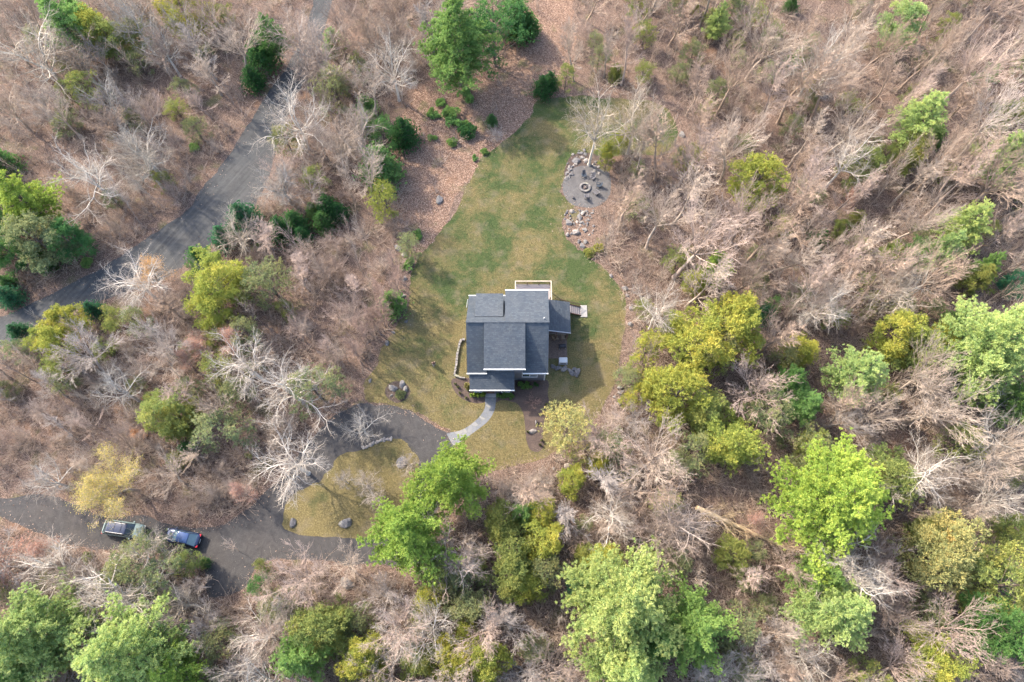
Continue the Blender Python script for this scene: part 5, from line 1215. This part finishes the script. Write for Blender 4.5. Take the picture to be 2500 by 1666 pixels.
# lawn edge stems whose shadows fall on the grass
for k, (px, py) in enumerate([(930,850),(940,835),(948,822),(955,812),(962,800),(972,790),(978,772),(985,760),(990,745),(1000,715),(1003,700),(905,890),(915,872),(898,905)]):
    rr = random.Random(k); T_ = TREES['slim%d' % (k % 5)]; x, y, _ = P3(px-rr.uniform(6, 34), py-rr.uniform(0, 20)); h = rr.uniform(8, 11)
    place('slim%d' % (k % 5), x, y, 1.3/T_['R'], h/T_['H'], rr.random()*6.28, 'edge_tree', 'slender dark stem in the row whose shadows stripe the left lawn', 'tree', None, (.8,.66,.6,1), 'stems along the left lawn edge')
for px, py, h, l in [(1005,1140,5,'small bare fruit tree on the right side of the driveway island'),(905,1190,6,'fine twiggy tree in the middle of the driveway island'),(930,1225,6,'low branching tree at the lower right of the driveway island'),(850,1180,5,'fine twiggy tree at the left of the driveway island'),(1262,1232,6,'bare branching tree by the white rock below the lawn')]:
    T_ = TREES['oak%d' % (int(px) % 4)]; x, y, _ = P3(px, py); place('oak%d' % (int(px) % 4), x, y, h*.32/T_['R'], h/T_['H'], px % 6, 'bare_tree', l, 'tree', None, (1,.95,.9,1))
x, y, _ = P3(583, 1346); T_ = TREES['pole2']; o = place('pole2', x, y, 1.3/T_['R'], 8/T_['H'], 2, 'bare_tree', 'thin pale birch leaning over the lower driveway', 'tree', None, (1.2,1.15,1.1,1)); o.rotation_euler = (-.12, .28, 0)
x, y = at(*q(945, 1075))[:2]; T_ = TREES['sap1']; place('sap1', x, y, 1.2/T_['R'], 2.2/T_['H'], 1, 'ornamental_tree', 'small leafless ornamental tree in the middle of the right mulch bed', 'tree', None, (.8,.6,.55,1))
# ------------------------------------------------------------------ undergrowth, litter and grass as stuff
def scatter_pts(n, seed, clear_lo, clear_hi=1e9, margin=80, inC_keep=1.0):
    nr = np.random.RandomState(seed); px = nr.uniform(-margin, 2500+margin, n); py = nr.uniform(-margin, 1666+margin, n)
    D = FW[None]+RT[None]*((px-1250)/F)[:, None]+UP[None]*((833-py)/F)[:, None]; W = D[:, :2]*(-H/D[:, 2])[:, None]
    cl = clearance(W[:, 0], W[:, 1]); ok = (cl > clear_lo) & (cl < clear_hi) & ~((np.abs(W[:, 0]+.5) < 6.5) & (W[:, 1] > 27) & (W[:, 1] < 43))
    c_ = inside(gC, W[:, 0], W[:, 1]); ok &= ~c_ | (nr.rand(n) < inC_keep); return W[ok], nr
GT = np.array([(t[0], t[1], t[2]) for t in TAKEN if t[3] != 'B'])
W_, nr = scatter_pts(950, 61, 1.6, inC_keep=.02); Vs = []; Fs = []; ts = []; off = 0; cache = {}
for i, (x, y) in enumerate(W_):
    kk = ('pole%d' if (nr.rand() < (.8 if x > 10 else .35)) else 'sap%d') % nr.randint(5)
    if kk not in cache:
        me = TREES[kk]['one']; co = np.empty(len(me.vertices)*3, np.float32); me.vertices.foreach_get('co', co); fi = np.empty(len(me.polygons)*4, np.int32); me.loops.foreach_get('vertex_index', fi); tt = np.empty(len(me.vertices), np.float32); me.attributes['t'].data.foreach_get('value', tt); cache[kk] = (co.reshape(-1, 3), fi.reshape(-1, 4), tt)
    co, fi, tt = cache[kk]; a = nr.rand()*6.28; s = nr.uniform(.6, 1.05)*(1.25 if x > 10 and kk[0] == 'p' else 1); ca, sa = math.cos(a)*s, math.sin(a)*s
    if np.any(np.hypot(GT[:, 0]-x, GT[:, 1]-y) < GT[:, 2]*1.25): continue
    Vs.append(np.stack([co[:, 0]*ca-co[:, 1]*sa+x, co[:, 0]*sa+co[:, 1]*ca+y, co[:, 2]*s*(1 if kk[0] == 'p' else 1.1)], 1)); Fs.append(fi+off); ts.append(tt); off += len(co)
me = np_mesh('thicket', np.concatenate(Vs), np.concatenate(Fs), {'t': np.concatenate(ts)}); o = link('thicket', me, M['bark']); o.color = (1.0,.95,.88,1); tag(o, 'countless thin leafless stems filling the woods between the trees', 'thicket', kind='stuff')
W_, nr = scatter_pts(7600, 21, .45, inC_keep=.10); _c = clearance(W_[:, 0], W_[:, 1]); W_ = W_[_c > .45+1.5*(W_[:, 0] < -12)*nr.rand(len(W_))]
segs = []; m_ = len(W_); ns = 15
for cst in range(1):
    C = np.repeat(W_, ns, 0); hh = np.repeat(nr.uniform(.8, 3.0, m_), ns); az = nr.rand(m_*ns)*6.283; el = nr.uniform(.45, 1.4, m_*ns); L_ = hh*nr.uniform(.5, 1.1, m_*ns)
    d = np.stack([np.cos(az)*np.cos(el), np.sin(az)*np.cos(el), np.sin(el)], 1); p0 = np.concatenate([C+nr.randn(m_*ns, 2)*.25, np.zeros((m_*ns, 1))], 1)
    p1 = p0+d*(L_*.45)[:, None]; p2 = p1+(d+nr.randn(m_*ns, 3)*.22)*(L_*.55)[:, None]; tt = nr.uniform(.2, 1, m_*ns)
    p3 = p1+(d+nr.randn(m_*ns, 3)*.6)*(L_*.4)[:, None]; p4 = p2+(d+nr.randn(m_*ns, 3)*.6)*(L_*.25)[:, None]
    rr_ = .018+.014*nr.rand(m_*ns); z_ = np.zeros(m_*ns)
    for a_, b_, ra, rb in ((p0, p1, 1, .8), (p1, p2, .8, .4), (p1, p3, .6, .35), (p2, p4, .45, .3)):
        segs.append(np.concatenate([a_, b_, (rr_*ra)[:, None], (rr_*rb)[:, None], tt[:, None], tt[:, None]], 1))
V_, F_, t_ = tubes(np.concatenate(segs), 3); me = np_mesh('undergrowth', V_, F_, {'t': t_}); o = link('undergrowth', me, M['bark']); o.color = (.95,.88,.80,1); tag(o, 'tangled leafless brush covering the forest floor', 'undergrowth', kind='stuff')
def quads(n, W, nr, size, z0, zj, tilt=.4):
    a = nr.rand(n)*6.283; s = size*(.6+.8*nr.rand(n)); u = np.stack([np.cos(a), np.sin(a), nr.randn(n)*tilt], 1)*s[:, None]; v = np.stack([-np.sin(a), np.cos(a), nr.randn(n)*tilt], 1)*(s*.7)[:, None]
    c = np.concatenate([W, (z0+zj*nr.rand(n))[:, None]], 1); return np.stack([c-u, c-v, c+u, c+v], 1).reshape(-1, 3), (np.arange(n)*4)[:, None]+np.arange(4)[None]
W_, nr = scatter_pts(280000, 31, -.05); n = len(W_); V_, F_ = quads(n, W_, nr, .055, .02, .05); m, nt, b = mat_new('dead_leaves'); a_ = N(nt, 'ShaderNodeAttribute', attribute_name='v')
nt.links.new(ramp(nt, a_.outputs['Fac'], [(0, (.055,.034,.025)), (.35, (.13,.083,.058)), (.7, (.235,.155,.113)), (1, (.41,.31,.24))]), b.inputs['Base Color']); b.inputs['Roughness'].default_value = .8
M['leaves'] = m; cl_ = clearance(W_[:, 0], W_[:, 1]); redz = (inside(gC, W_[:, 0], W_[:, 1]) | (cl_ < 2.5+nr.randn(n))).astype(float); red_ = np.clip(redz*.8+nr.rand(n)*.35-.1, 0, 1)
a2 = N(nt, 'ShaderNodeAttribute', attribute_name='red'); br_ = ramp(nt, a_.outputs['Fac'], [(0, (.04,.032,.024)), (.35, (.12,.083,.062)), (.7, (.205,.145,.112)), (1, (.34,.26,.21))]); rd_ = b.inputs['Base Color'].links[0].from_socket
nt.links.new(mixc(nt, a2.outputs['Fac'], br_, rd_), b.inputs['Base Color'])
me = np_mesh('leaf_litter', V_, F_, {'v': np.repeat(nr.rand(n), 4), 'red': np.repeat(red_, 4)}); o = link('leaf_litter', me, m); tag(o, 'fallen brown and pinkish dead leaves on the forest floor', 'leaf litter', kind='stuff')
# dead leaves blown over the edges of lawn, road and driveway
W_, nr = scatter_pts(260000, 32, -3, .1); pk = nr.rand(len(W_)) < .6*np.exp(np.minimum(0, clearance(W_[:, 0], W_[:, 1]))/.6); W_ = W_[pk]; n = len(W_); V_, F_ = quads(n, W_, nr, .07, .03, .03); me = np_mesh('blown_leaves', V_, F_, {'v': np.repeat(nr.rand(n), 4), 'red': np.full(n*4, .6)}); o = link('blown_leaves', me, m); tag(o, 'dead leaves blown over the edges of grass and gravel', 'leaf litter', kind='stuff')
# grass tufts on the lawns
nr = np.random.RandomState(41); px = nr.uniform(870, 1680, 260000); py = nr.uniform(225, 1330, 260000); D = FW[None]+RT[None]*((px-1250)/F)[:, None]+UP[None]*((833-py)/F)[:, None]; W_ = D[:, :2]*(-H/D[:, 2])[:, None]
ok = (inside(gL, W_[:, 0], W_[:, 1]) | inside(gI, W_[:, 0], W_[:, 1])) & ~inside(gBL, W_[:, 0], W_[:, 1]) & ~inside(gBR, W_[:, 0], W_[:, 1]) & ~inside(gP, W_[:, 0], W_[:, 1]) & ~((W_[:, 0] > -5.9) & (W_[:, 0] < 8.1) & (W_[:, 1] > 27.3) & (W_[:, 1] < 40.7))
W_ = W_[ok]; n = len(W_); C = np.concatenate([W_, np.full((n, 1), .02)], 1); V_, F_, v_ = tufts(C, nr.randn(n, 3)*.4, .05, 1, .10, .035, 4, .3+.5*nr.rand(n), 1.2)
m, nt, b = mat_new('grass_blades'); a_ = N(nt, 'ShaderNodeAttribute', attribute_name='v'); v = obj_vec(nt); big = noise(nt, v, .16, 5, .62, .6)
c = mixc(nt, sharpen(nt, big, .42, .6), ramp(nt, a_.outputs['Fac'], [(0, (.02,.032,.011)), (1, (.09,.10,.038))]), ramp(nt, a_.outputs['Fac'], [(0, (.07,.06,.025)), (1, (.24,.21,.105))])); nt.links.new(c, b.inputs['Base Color']); b.inputs['Roughness'].default_value = .9
me = np_mesh('grass', V_, F_, {'v': v_}); o = link('grass', me, m); tag(o, 'short mottled grass blades of the lawn', 'grass', kind='stuff')
print('objects', len(COL.objects), 'polys', sum(len(m.polygons) for m in bpy.data.meshes))
